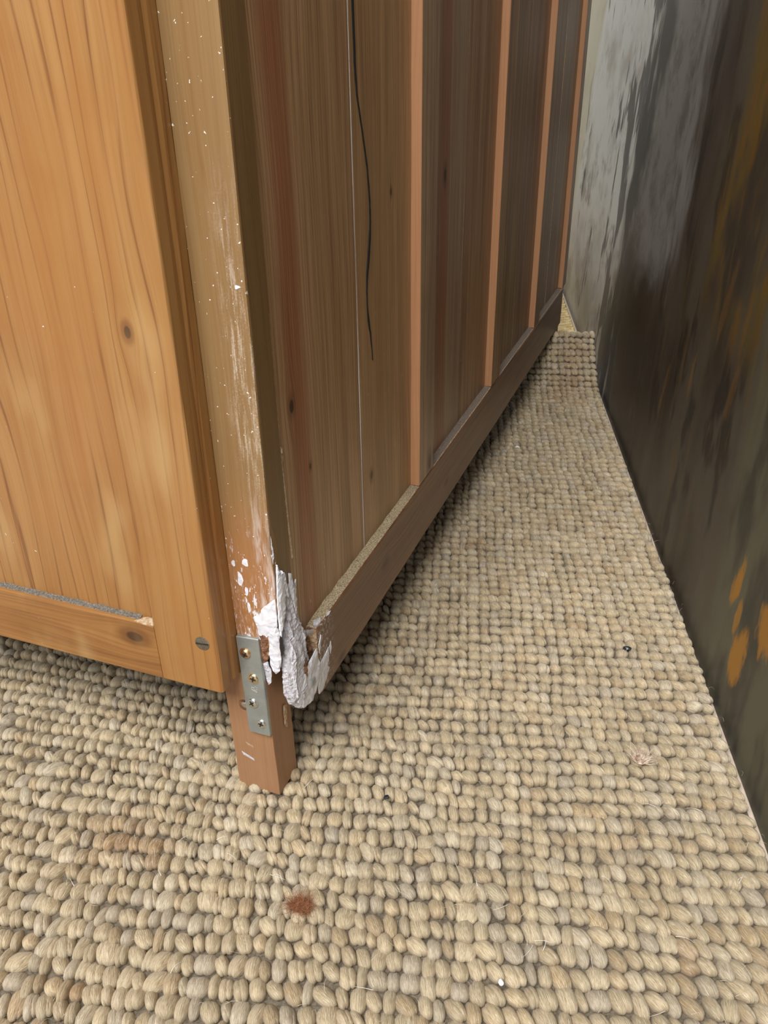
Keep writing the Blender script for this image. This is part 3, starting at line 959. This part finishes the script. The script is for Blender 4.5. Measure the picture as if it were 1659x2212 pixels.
# ================================================================= RUG
E0 = np.array([230.0, 210.0])
ED = np.array([-0.25, 0.968]); ED /= np.linalg.norm(ED)
RD = np.array([ED[1], -ED[0]])          # along the rows, pointing right
T0, TEND = 560.0, 690.0
RUG_T_MIN, RUG_S_MAX = -400.0, 640.0
_tau = np.linspace(0, 200, 401)
_k = np.clip(_tau / 75, 0, 1)
_phi = np.radians(35) * (_k * _k * (3 - 2 * _k))
_hx = np.concatenate([[0], np.cumsum(np.cos(_phi[:-1]) * 0.5)])
_hz = np.concatenate([[0], np.cumsum(np.sin(_phi[:-1]) * 0.5)])


def sstep(v, a, b):
    k = np.clip((v - a) / (b - a), 0, 1)
    return k * k * (3 - 2 * k)


def rug_surf(s, t):
    """s: distance left of the right edge, t: along the edge. -> pos, slope angle"""
    tau = np.clip(t - T0, 0, 199)
    tx = np.where(t < T0, t, T0 + np.interp(tau, _tau, _hx))
    z = np.where(t < T0, 0, np.interp(tau, _tau, _hz))
    ph = np.where(t < T0, 0, np.interp(tau, _tau, _phi))
    # rows bow backwards on the left side
    bow = 0.00034 * np.clip(s - 250, 0, None) ** 2 * sstep(t, -330, -120) * (1 - sstep(t, 300, 500))
    s = s + 1.0 + 4.5 * sstep(t, 60, 520)      # the edge draws away from the painting
    x = E0[0] - s * RD[0] + (tx + bow) * ED[0]
    y = E0[1] - s * RD[1] + (tx + bow) * ED[1]
    z = z + 0.9 * np.sin(t * 0.021 + s * 0.006) * sstep(np.abs(t + 215) + np.abs(s - 240), 40, 160) + 0.7 * np.sin(s * 0.017 - t * 0.009)
    # edge sinks a little towards the floor
    z = z - 1.2 * (1 - sstep(s, -4, 10)) * (1 - sstep(t, 500, 600))
    return x, y, z, ph


ROWP, BEADP = 10.8, 8.6
cent = []
nrow = int((TEND - RUG_T_MIN) / ROWP) + 1
col_w = BEADP * (1 + 0.16 * np.sin(np.arange(140) * 2.4) + RNG.normal(0, 0.07, 140))
col_w = col_w * np.where(np.arange(140) > 30, 0.87, 1.0)
col_x = np.concatenate([[0], np.cumsum(col_w)]) - 3.5
drift = 0.0
for r in range(nrow):
    t = TEND - 4 - r * ROWP
    drift = 0.85 * drift + RNG.normal(0, 0.6)
    loose = float(sstep(-t, -120, 250))          # the near rows are less regular
    jit = RNG.normal(0, 0.35 + 0.65 * loose, 141)
    xs = col_x + drift * (1 + loose) + jit
    xs[0] = col_x[0] + 0.3 * jit[0]
    for k in range(140):
        if xs[k] > RUG_S_MAX: break
        wd = max(5.5, xs[k + 1] - xs[k])
        sm = (xs[k] + xs[k + 1]) / 2
        cent.append((sm, t + RNG.normal(0, 0.3 + 0.4 * loose) + (0.5 + loose) * math.sin(sm * 0.035 + r * 0.5), wd, ROWP * RNG.uniform(0.92, 1.08)))
cent = np.array(cent)
NB = len(cent)

# template dome
MU, KR = 12, 6
tv = [(0, 0, 1.0)]
for k in range(1, KR + 1):
    ph = math.radians(118) * k / KR
    for m in range(MU):
        a = m / MU * 2 * math.pi
        tv.append((math.sin(ph) * math.cos(a), math.sin(ph) * math.sin(a), math.cos(ph)))
tv = np.array(tv)
tf = [(0, 1 + m, 1 + (m + 1) % MU) for m in range(MU)]
for k in range(KR - 1):
    for m in range(MU):
        a = 1 + k * MU + m; b = 1 + k * MU + (m + 1) % MU
        c = a + MU; d = b + MU
        tf.append((a, c, d)); tf.append((a, d, b))
tf = np.array(tf)
NV = len(tv)
tf = np.concatenate([tf, tf + NV])
NB_V = NV * 2


NS = 2                                     # strands per loop


def bead_local(wd, ln, rng):
    """n loops, each of two plump twisted strands -> local vertices (n,NS*NV,3) in mm, fibre coords"""
    n = len(wd)
    U = lambda lo, hi: rng.uniform(lo, hi, n)[:, None]
    N = lambda m, sd: rng.normal(m, sd, n)[:, None]
    X0, Y0, Z0 = tv[None, :, 0], tv[None, :, 1], tv[None, :, 2]
    rxy = np.sqrt(X0 * X0 + Y0 * Y0) + 1e-9
    rxy = np.where(rxy < 1e-6, 1.0, rxy)
    psi = N(0.30, 0.20)
    sep = U(0.10, 0.36)
    dom = U(-1, 1)                                        # which strand is the bigger
    rz = N(0.04, 0.10); tz = N(0, 0.12); dz_ = N(0, 0.4); lean = U(0.24, 0.40); ro = U(0, 200)
    A = wd[:, None] * U(0.94, 1.08); B = ln[:, None] * U(0.95, 1.10); Cc = 5.0 * U(0.88, 1.18)
    locs, fibs = [], []
    for k, sg in enumerate((-1, 1)):
        e = U(2.1, 2.7)
        sq = 1.0 / (np.maximum(np.abs(X0 / rxy) ** e + np.abs(Y0 / rxy) ** e, 1e-6) ** (1 / e))
        X = X0 * sq; Y = Y0 * sq
        big = 1 + 0.18 * sg * dom
        hw = A * 0.435 * big                               # strand half width
        hl = B * 0.68 * (1 + 0.10 * sg * dom) * U(0.95, 1.06)
        hc = Cc * (1 + 0.10 * sg * dom) * U(0.95, 1.05)
        q = X * hw * (1 - 0.20 * Y * Y + 0.16 * Y) + sg * sep * A * 0.5
        al = Y * hl
        q = q + 0.035 * al * al / B * 4 * sg * 0.4        # strands wrap round each other
        lump = 1 + 0.035 * np.sin(2.2 * al + U(0, 6))
        z = Z0 * hc * lump - (0.12 * (q / A) ** 2 * 4 * hc)
        x = q * np.cos(psi) - al * np.sin(psi) * 0.75
        y = q * np.sin(psi) * 0.9 + al * np.cos(psi)
        y = y - 0.26 * z + 1.3                            # loops droop towards the near side
        z = z - lean * (y + 0.8)                          # far end dips under the next row
        x2 = x * np.cos(rz) - y * np.sin(rz); y2 = x * np.sin(rz) + y * np.cos(rz)
        x3 = x2 * np.cos(tz) - z * np.sin(tz); z3 = x2 * np.sin(tz) + z * np.cos(tz) + dz_
        locs.append(np.stack([x3, y2, z3], -1))
        ang = np.arctan2(X0, Z0 + 0.15) * hw * 1.1          # fibres run along the strand
        fibs.append(np.stack([ang + ro + k * 17, al + ro * 0.7, ro + np.zeros_like(al)], -1))
    return np.concatenate(locs, 1), np.concatenate(fibs, 1)


def bead_colors(n, rng, stain=None):
    straw = np.array([0.60, 0.495, 0.325]); pale = np.array([0.70, 0.63, 0.50]); grey = np.array([0.54, 0.48, 0.395]); tan = np.array([0.50, 0.365, 0.205])
    k = rng.random(n)
    base = np.where((k < 0.50)[:, None], straw, np.where((k < 0.70)[:, None], pale, np.where((k < 0.85)[:, None], grey, tan)))
    mixv = rng.uniform(0.1, 0.7, n)[:, None]
    base = straw * (1 - mixv) + base * mixv
    base = base * rng.uniform(0.86, 1.12, n)[:, None]
    if stain is not None:
        base = base * (1 - stain[:, None]) + stain[:, None] * base * np.array([0.66, 0.46, 0.29])
    return base


sx_, sy_, sz_, sph = rug_surf(cent[:, 0], cent[:, 1])
BZ = -3.6
# stains (on the rug itself)
stain = np.zeros(NB)
def unproj(px, py, z=0.0):
    d = FWD + (px - 829.5) / F_PX * RIGHT - (py - 1106) / F_PX * UP
    t = (z - CAM[2]) / d[2]
    return CAM + t * d
for (px, py, r, a) in ((275, 1800, 17, 0.75), (330, 1835, 12, 0.6), (160, 2150, 8, 0.6), (1500, 2060, 22, 0.35), (1345, 1830, 16, 0.3), (1030, 1170, 14, 0.5), (215, 1815, 12, 0.5), (1290, 1220, 12, 0.4)):
    g = unproj(px, py)
    stain = np.maximum(stain, a * np.exp(-((sx_ - g[0]) ** 2 + (sy_ - g[1]) ** 2) / r ** 2))
g = np.array([40.0, 790.0])
stain = np.maximum(stain, 0.5 * np.exp(-(((sx_ - 35) / 22) ** 2 + ((sy_ - 780) / 90) ** 2)))
stain = np.clip(stain * RNG.uniform(0.5, 1.2, NB), 0, 0.9)

# which 300 loops show largest
cx3 = np.stack([sx_, sy_, sz_ + BZ], -1) - CAM
dz = cx3 @ FWD
pxs = 829.5 + F_PX * (cx3 @ RIGHT) / dz
pys = 1106 - F_PX * (cx3 @ UP) / dz
inside = (pxs > 8) & (pxs < 1651) & (pys > 1000) & (pys < 2200)
score = np.where(inside, dz, 1e9)
near_idx = np.argsort(score)[:300]
is_near = np.zeros(NB, bool); is_near[near_idx] = True


def frames(idx):
    ph = sph[idx]
    c, s = np.cos(ph), np.sin(ph)
    xa = np.stack([np.full(len(idx), RD[0]), np.full(len(idx), RD[1]), np.zeros(len(idx))], -1)
    ya = np.stack([ED[0] * c, ED[1] * c, s], -1)
    za = np.cross(xa, ya)
    org = np.stack([sx_[idx], sy_[idx], sz_[idx]], -1) + za * BZ
    return org, xa, ya, za


nj = NT('jute_yarn')
fv = nj.attr('fib'); fx, fy, fz = nj.xyz(fv)
jc = nj.attr('tint', 'Color')
f1 = nj.noise(nj.vec(nj.mul(fx, 3.4), nj.mul(fy, 0.22), fz), 1.0, 4.0, 0.7)
f2 = nj.noise(nj.vec(nj.mul(fx, 1.0), nj.mul(fy, 0.16), nj.add(fz, 40.0)), 1.0, 2.0, 0.5)
jcol = nj.mix(nj.mul(nj.step(f1, 0.47, 0.62), 0.7), jc, nj.mix(1.0, jc, (0.52, 0.42, 0.32), 'MULTIPLY'))
jcol = nj.mix(nj.mul(nj.step(f1, 0.47, 0.33), 0.6), jcol, (0.90, 0.84, 0.72))
jcol = nj.mix(nj.mul(nj.step(f2, 0.45, 0.75), 0.35), jcol, nj.mix(1.0, jc, (0.70, 0.62, 0.55), 'MULTIPLY'))
nj.bump(nj.add(f1, nj.mul(f2, 0.7)), 0.8, 0.0009)
M['jute'] = nj.done(jcol, 0.40, 0.0, 0.6)
nj.bsdf.inputs['Sheen Weight'].default_value = 0.15
nj.bsdf.inputs['Sheen Roughness'].default_value = 0.4

rug = empty('jute_rug', (E0[0], E0[1], FZ), 'straw-coloured looped jute rug with a curled-up far end under the wardrobe', 'rug')


def mesh_from(name, verts_mm, faces, fib, tint):
    me = bpy.data.meshes.new(name)
    nv, nf = len(verts_mm), len(faces)
    me.vertices.add(nv)
    me.vertices.foreach_set('co', (verts_mm * MM).astype(np.float32).ravel())
    me.loops.add(nf * 3)
    me.loops.foreach_set('vertex_index', faces.astype(np.int32).ravel())
    me.polygons.add(nf)
    me.polygons.foreach_set('loop_start', np.arange(0, nf * 3, 3, dtype=np.int32))
    me.polygons.foreach_set('use_smooth', np.ones(nf, dtype=bool))
    a = me.attributes.new('fib', 'FLOAT_VECTOR', 'POINT')
    a.data.foreach_set('vector', fib.astype(np.float32).ravel())
    c = me.attributes.new('tint', 'FLOAT_COLOR', 'POINT')
    c.data.foreach_set('color', np.concatenate([tint, np.ones((nv, 1))], 1).astype(np.float32).ravel())
    me.update(calc_edges=True)
    me.validate()
    return me


# far loops: one part
idx = np.where(~is_near)[0]
loc, fib = bead_local(cent[idx, 2], cent[idx, 3], RNG)
org, xa, ya, za = frames(idx)
wv = org[:, None, :] + loc[..., 0:1] * xa[:, None, :] + loc[..., 1:2] * ya[:, None, :] + loc[..., 2:3] * za[:, None, :]
cols = bead_colors(len(idx), RNG, stain[idx])
n_ = len(idx)
faces = (tf[None] + (np.arange(n_) * NB_V)[:, None, None]).reshape(-1, 3)
me = mesh_from('loop_pile', wv.reshape(-1, 3), faces, fib.reshape(-1, 3), np.repeat(cols, NB_V, 0))
pile = obj_from_mesh('loop_pile', me, M['jute'], rug)
tag(pile, 'rows of small jute loops', kind='stuff')

# nearest loops: single objects sharing a set of meshes
NVAR, NST = 36, 8
loc, fib = bead_local(np.full(NVAR + NST, BEADP), np.full(NVAR + NST, ROWP), RNG)
cols = bead_colors(NVAR + NST, RNG, np.concatenate([np.zeros(NVAR), np.full(NST, 0.55)]))
variants = []
for v in range(NVAR + NST):
    me = mesh_from('jute_loop', loc[v], tf, fib[v], np.repeat(cols[v:v + 1], NB_V, 0))
    me.materials.append(M['jute'])
    variants.append(me)
org, xa, ya, za = frames(near_idx)
rinv = Matrix.Translation(-Vector((E0[0], E0[1], FZ)) * MM)
for k, bi in enumerate(near_idx):
    v = int(RNG.integers(0, NVAR)) if stain[bi] < 0.3 else NVAR + int(RNG.integers(0, NST))
    o = bpy.data.objects.new('jute_loop', variants[v])
    COL.objects.link(o)
    o.parent = rug
    sxk = cent[bi, 2] / BEADP; syk = cent[bi, 3] / ROWP
    X, Y, Z, O = xa[k] * sxk, ya[k] * syk, za[k], org[k] * MM
    mw = Matrix(((X[0], Y[0], Z[0], O[0]), (X[1], Y[1], Z[1], O[1]), (X[2], Y[2], Z[2], O[2]), (0, 0, 0, 1)))
    o.matrix_basis = rinv @ mw

# backing with selvedge
ss = np.concatenate([[-3.5, -1.5], np.arange(8, RUG_S_MAX + 6, 9.0)])
tt = np.arange(RUG_T_MIN, TEND + 1, 10.0)
bm = bmesh.new()
grid = []
for t in tt:
    x, y, z, ph = rug_surf(ss, np.full(len(ss), t))
    row_t, row_b = [], []
    for i in range(len(ss)):
        nx, nz = -math.sin(ph[i]), math.cos(ph[i])
        nv = Vector((ED[0] * nx, ED[1] * nx, nz))
        p = Vector((x[i], y[i], z[i]))
        h = -4.6 if i > 1 else (-5.0 if i == 1 else -5.6)
        row_t.append(bm.verts.new(p + nv * h)); row_b.append(bm.verts.new(p + nv * -8.2))
    grid.append((row_t, row_b))
for (a, ab), (b, bb) in zip(grid[:-1], grid[1:]):
    for i in range(len(ss) - 1):
        bm.faces.new((a[i], a[i + 1], b[i + 1], b[i]))
        bm.faces.new((ab[i], bb[i], bb[i + 1], ab[i + 1]))
    bm.faces.new((a[0], b[0], bb[0], ab[0])); bm.faces.new((a[-1], ab[-1], bb[-1], b[-1]))
for g_ in (grid[0], grid[-1]):
    for i in range(len(ss) - 1):
        bm.faces.new((g_[0][i], g_[1][i], g_[1][i + 1], g_[0][i + 1]))
M['backing'] = simple('jute_backing', (0.20, 0.165, 0.12), 0.95, c2=(0.11, 0.09, 0.065), scale=0.5, bump=0.9, bscale=1.2)
backing = obj('backing', bm, M['backing'], rug)
backing['label'] = 'brown woven backing between the loops'

# stray fibres
bm = bmesh.new()
cand = np.where((pxs > -150) & (pxs < 1800) & (pys > 900) & (pys < 2400))[0]
for k in range(5200):
    i = int(RNG.choice(cand))
    p = Vector((sx_[i], sy_[i], sz_[i] + 0.5))
    L = (float(RNG.gamma(3.0, 1.5)) + 1.5) if k % 4 == 0 else RNG.uniform(1.5, 4.0)
    a = RNG.uniform(0, 2 * math.pi)
    d = Vector((math.cos(a), math.sin(a), RNG.uniform(-0.1, 0.35)))
    c = Vector((-d.y, d.x, 0)) * RNG.normal(0, 0.35)
    st_ = Vector((RNG.normal(0, 4), RNG.normal(0, 5), 0))
    pts = [p + st_ + d * L * q + c * L * (q * (1 - q)) * 2 + Vector((0, 0, 1.6 * math.sin(q * 3.1))) for q in (0, 0.35, 0.7, 1.0)]
    tube(bm, pts, 0.085 if k % 4 == 0 else 0.055, 3)
M['fibre'] = simple('loose_jute_fibre', (0.66, 0.58, 0.44), 0.5)
fib_o = obj('stray_fibres', bm, M['fibre'], rug)
tag(fib_o, 'loose hairs standing off the loops', kind='stuff')
bm = bmesh.new()
white_spots = [(45, 1805), (155, 1905), (395, 1812), (500, 1850), (345, 1885), (670, 1690), (690, 1780), (785, 2135), (1190, 1530), (1270, 1640), (985, 1870), (1030, 1905),
               (1175, 2035), (1140, 2055), (1480, 2030), (1500, 1750), (1400, 1740), (1420, 2190), (560, 1945), (380, 2090), (1280, 2080), (600, 1895), (480, 1810), (1080, 1960), (1310, 1900), (1600, 1900)]
for k, (px, py) in enumerate(white_spots):
    g = unproj(px, py, 2.5)
    for j in range(random.choice((1, 1, 2))):
        a = random.uniform(0, 6.28)
        L = random.uniform(4, 10)
        d = Vector((math.cos(a), math.sin(a), 0.1)); c = Vector((-d.y, d.x, 0)) * random.uniform(-.3, .3)
        pts = [Vector(g) + d * L * (q - .5) + c * L * q * (1 - q) * 2 + Vector((0, 0, math.sin(q * 3.1))) for q in (0, .25, .5, .75, 1)]
        tube(bm, pts, 0.14, 4)
M['white_hair'] = simple('white_fibre', (0.86, 0.83, 0.76), 0.45)
o = obj('white_fibres', bm, M['white_hair'], rug)
tag(o, 'bright white fibres caught in the loops', kind='stuff')

# things lying on the rug
def tuft(name, px, py, r, h, n, mat, label, spread=1.0, arc=0.0):
    g = Vector(unproj(px, py, 1.5))
    bm = bmesh.new()
    for k in range(n):
        a = random.uniform(0, 6.283)
        q = math.sqrt(random.random()) * r * 0.6
        b = g + Vector((math.cos(a) * q, math.sin(a) * q * 0.7, random.uniform(-0.6, h * 0.3)))
        if arc:
            ang = random.uniform(0.2, 2.9)
            d = Vector((math.cos(ang), math.sin(ang) * 0.8, random.uniform(0.2, 0.7)))
            b = g + Vector((random.uniform(-1.5, 1.5), random.uniform(-2.2, 0.0), 1.0))
        else:
            d = Vector((random.uniform(-1, 1), random.uniform(-1, 1), random.uniform(-0.2, 0.8)))
        L = random.uniform(0.5, 1.3) * r
        c = Vector((random.uniform(-1, 1), random.uniform(-1, 1), random.uniform(-.3, .6))) * (0.6 if not arc else 0.25)
        pts = [b + d * L * t + c * L * math.sin(t * 3.1) for t in (0, .3, .6, 1)]
        tube(bm, pts, 0.12 if not arc else 0.17, 3)
    o = obj(name, bm, M[mat], None)
    tag(o, label, 'fluff')
    return o

tuft('fluff_tuft', 648, 1958, 7.5, 3.0, 420, 'tuft_brown', 'matted reddish-brown tuft of fluff lying on the rug in front of the leg')
tuft('fluff_tuft', 1382, 1648, 10.5, 3.0, 170, 'tuft_pale', 'pale feathery tuft lying on the rug near the painting', arc=1)


def crumb(name, px, py, size, mat, label, cat):
    g = Vector(unproj(px, py, 2.0))
    bm = bmesh.new()
    bmesh.ops.create_icosphere(bm, subdivisions=2, radius=1)
    for v in bm.verts:
        v.co = Vector((v.co.x * size[0], v.co.y * size[1], v.co.z * size[2])) * (1 + 0.35 * mnoise.noise(v.co * 1.7 + g))
        v.co += g
    tag(obj(name, bm, M[mat], None), label, cat)

crumb('paint_crumb', 1118, 966, (2.6, 2.4, 1.6), 'crumb_white', 'small white paint crumb on the rug beside the dark bottom rail', 'crumb')
crumb('paint_crumb', 1082, 2122, (1.5, 1.6, 1.2), 'crumb_white', 'tiny white paint crumb near the lower edge of the photo', 'crumb')
crumb('dark_crumb', 1355, 1400, (3.2, 2.0, 1.4), 'crumb_dark', 'dark blue-black crumb on the rug close to the painting', 'crumb')
crumb('dark_crumb', 835, 1722, (1.8, 1.6, 1.0), 'crumb_dark', 'small black speck on the rug right of the leg', 'crumb')

# ================================================================= STRAW MAT beyond the rug
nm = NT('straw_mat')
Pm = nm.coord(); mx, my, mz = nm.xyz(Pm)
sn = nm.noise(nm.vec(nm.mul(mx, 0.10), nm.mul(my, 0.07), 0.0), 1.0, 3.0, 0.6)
M['straw'] = nm.done(nm.mix(nm.step(sn, 0.38, 0.66), (0.80, 0.66, 0.36), (0.58, 0.42, 0.19)), 0.7)  # colours raised and yellowed to hold the warm light on the mat
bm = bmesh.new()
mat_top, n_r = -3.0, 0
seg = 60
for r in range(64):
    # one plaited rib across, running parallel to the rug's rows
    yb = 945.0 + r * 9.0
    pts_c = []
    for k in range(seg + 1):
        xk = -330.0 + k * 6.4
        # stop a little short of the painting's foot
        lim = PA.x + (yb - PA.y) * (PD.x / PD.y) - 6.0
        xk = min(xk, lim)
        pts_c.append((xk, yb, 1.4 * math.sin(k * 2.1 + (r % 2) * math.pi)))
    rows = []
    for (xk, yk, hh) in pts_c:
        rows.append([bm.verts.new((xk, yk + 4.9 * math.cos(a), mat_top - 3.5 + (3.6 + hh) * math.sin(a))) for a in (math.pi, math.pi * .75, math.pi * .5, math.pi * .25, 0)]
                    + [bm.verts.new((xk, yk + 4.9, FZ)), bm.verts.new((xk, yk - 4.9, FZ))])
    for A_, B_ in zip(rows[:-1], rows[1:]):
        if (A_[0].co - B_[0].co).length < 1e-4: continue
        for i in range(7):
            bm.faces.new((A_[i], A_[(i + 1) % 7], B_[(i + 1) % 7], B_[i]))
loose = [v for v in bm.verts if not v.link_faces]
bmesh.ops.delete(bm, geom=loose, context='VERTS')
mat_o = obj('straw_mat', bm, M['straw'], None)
tag(mat_o, 'straw-coloured woven mat, warm light put into its colour, seen past the rear of the wardrobe', 'mat')

# ================================================================= PAINTING
LEAN = math.radians(4.0)
nrm = (PN * math.cos(LEAN) + Vector((0, 0, math.sin(LEAN)))).normalized()
if PN.x > 0: nrm = (-PN * math.cos(LEAN) + Vector((0, 0, math.sin(LEAN)))).normalized()
vup = nrm.cross(PD); vup = vup if vup.z > 0 else -vup
pm = Matrix(((PD.x, nrm.x, vup.x, PA.x * MM), (PD.y, nrm.y, vup.y, PA.y * MM), (PD.z, nrm.z, vup.z, PA.z * MM), (0, 0, 0, 1)))
n = NT('abstract_paint')
P = n.coord(); u, dpt, v = n.xyz(P)
sl0 = n.sub(u, n.mul(v, 0.16))                   # brush direction slants
# broad strokes on the far half, finer ones near
sl = n.add(n.math('MINIMUM', sl0, 520.0), n.mul(n.math('MAXIMUM', n.sub(sl0, 520.0), 0.0), 0.30))
wrp = n.noise(n.vec(n.mul(sl, 0.010), 0.0, n.mul(v, 0.0045)), 1.0, 3.0, 0.55)
wr2 = n.noise(n.vec(n.mul(sl, 0.030), 3.0, n.mul(v, 0.011)), 1.0, 4.0, 0.65)
us = n.add(sl0, n.add(n.mul(n.sub(wrp, 0.5), 190.0), n.mul(n.sub(wr2, 0.5), 110.0)))
fine = n.noise(n.vec(n.mul(sl, 0.055), 1.0, n.mul(v, 0.016)), 1.0, 5.0, 0.7)
big = n.noise(n.vec(n.mul(sl, 0.022), 9.0, n.mul(v, 0.009)), 1.0, 3.0, 0.6)
strokes = n.noise(n.vec(n.mul(sl, 0.075), 7.0, n.mul(v, 0.0075)), 1.0, 3.0, 0.6)
vein = n.math('ABSOLUTE', n.sub(n.noise(n.vec(n.mul(sl, 0.020), 5.0, n.mul(v, 0.0065)), 1.0, 4.0, 0.65), 0.5))
brown = n.mix(n.step(wrp, 0.38, 0.62), (0.044, 0.034, 0.024), (0.080, 0.066, 0.048))
brown = n.mix(n.mul(n.step(big, 0.52, 0.62), 0.7), brown, (0.020, 0.016, 0.013))
brown = n.mix(n.mul(n.step(strokes, 0.56, 0.68), 0.5), brown, (0.115, 0.068, 0.020))
brown = n.mix(n.mul(n.step(fine, 0.60, 0.72), 0.6), brown, (0.012, 0.010, 0.009))
olive = n.mix(n.step(big, 0.42, 0.58), (0.120, 0.115, 0.075), (0.060, 0.056, 0.042))
brown = n.mix(n.mul(n.step(us, 230.0, 120.0), 0.8), brown, olive)
grey = n.mix(n.step(fine, 0.44, 0.64), (0.27, 0.27, 0.265), (0.15, 0.14, 0.13))
white = n.mix(n.step(big, 0.50, 0.70), (0.66, 0.68, 0.665), (0.46, 0.44, 0.40))
white = n.mix(n.mul(n.step(fine, 0.56, 0.70), 0.55), white, (0.36, 0.33, 0.30))
white = n.mix(n.mul(n.step(v, 260.0, 60.0), 0.7), white, n.mix(n.step(big, 0.40, 0.58), (0.30, 0.265, 0.21), (0.15, 0.125, 0.105)))
smud = n.mul(n.step(wr2, 0.50, 0.62), n.step(v, 420.0, 150.0, 0.15, 0.75))
white = n.mix(smud, white, (0.21, 0.185, 0.165))
patchy = n.step(n.add(n.mul(wrp, 0.6), n.mul(n.step(v, 380.0, 60.0), 0.16)), 0.34, 0.46)
white = n.mix(n.mul(n.mul(n.step(strokes, 0.54, 0.66), patchy), 0.8), white, (0.15, 0.125, 0.11))
dk = n.add(strokes, n.mul(n.step(us, 1000.0, 740.0), 0.15))
white = n.mix(n.mul(n.step(dk, 0.60, 0.655), 0.9), white, (0.045, 0.046, 0.05))
col = n.mix(n.step(us, 430.0, 500.0), brown, grey)
low = n.step(n.add(v, n.mul(n.sub(wr2, 0.5), 120.0)), 235.0, 175.0)
col = n.mix(n.mul(low, n.step(us, 720.0, 640.0)), col, brown)
col = n.mix(n.step(us, 690.0, 740.0), col, white)
blk = n.mul(n.band(us, 655.0, 755.0, 25.0), n.step(strokes, 0.34, 0.50))
col = n.mix(n.mul(blk, 0.92), col, (0.020, 0.022, 0.024))
och = n.mul(n.step(n.add(n.mul(wrp, 0.5), n.mul(big, 0.5)), 0.42, 0.54), n.mul(n.step(v, 190.0, 270.0), n.step(us, 375.0, 300.0)))
col = n.mix(n.mul(och, 0.8), col, (0.135, 0.085, 0.012))
rust = n.mul(och, n.step(strokes, 0.48, 0.60))
col = n.mix(n.mul(rust, 0.6), col, (0.19, 0.07, 0.010))
# ochre dabs low at the near end
for (cu, cv, ru, rv, am) in ((131, 94, 8, 22, 0.95), (96, 56, 11, 22, 0.95), (72, 92, 14, 18, 0.9), (112, 74, 5, 14, 0.8), (240, 190, 8, 24, 0.16), (300, 240, 9, 30, 0.14), (345, 165, 4, 22, 0.2), (420, 120, 5, 26, 0.2)):
    du = n.mul(n.add(n.sub(u, float(cu)), n.mul(n.sub(wr2, 0.5), 30.0)), 1.0 / ru); dv = n.mul(n.sub(v, float(cv)), 1.0 / rv)
    d = n.add(n.add(n.mul(du, du), n.mul(dv, dv)), n.mul(n.sub(fine, 0.5), 5.5))
    m = n.step(d, 1.3, 0.2)
    col = n.mix(n.mul(m, am), col, (0.36, 0.165, 0.026))
pale_edge = n.step(u, 1300.0, 1360.0)
col = n.mix(n.mul(pale_edge, 0.7), col, (0.52, 0.48, 0.33))
n.bump(n.add(fine, n.mul(strokes, 0.6)), 0.3, 0.0010)
M['artpaint'] = n.done(col, 0.45, 0.0, 0.22)
M['frame_wood'] = simple('stretcher_wood', (0.50, 0.37, 0.22), 0.6, c2=(0.40, 0.28, 0.16), scale=0.1)
painting = empty('painting', (PA.x, PA.y, PA.z), 'large dark abstract painting in brown, black, white and ochre leaning upright beside the rug', 'painting')
def paint_box(name, lo, hi, mat, bev=0.8):
    bm = box(lo, hi, bev, 1)
    bmesh.ops.scale(bm, vec=(MM, MM, MM), verts=bm.verts)
    bmesh.ops.recalc_face_normals(bm, faces=bm.faces)
    me = bpy.data.meshes.new(name); bm.to_mesh(me); bm.free(); me.materials.append(mat)
    o = bpy.data.objects.new(name, me); COL.objects.link(o)
    o.parent = painting
    o.matrix_basis = Matrix.Translation(-painting.location) @ pm
    return o
paint_box('canvas', (-420, -6, 0), (1750, 0, 1250), M['artpaint'])
for lo, hi in (((-418, -30, 2), (1748, -6.2, 45)), ((-418, -30, 1205), (1748, -6.2, 1248)), ((-418, -30, 45.5), (-375, -6.2, 1204.5)), ((1705, -30, 45.5), (1748, -6.2, 1204.5))):
    paint_box('stretcher_bar', lo, hi, M['frame_wood'])
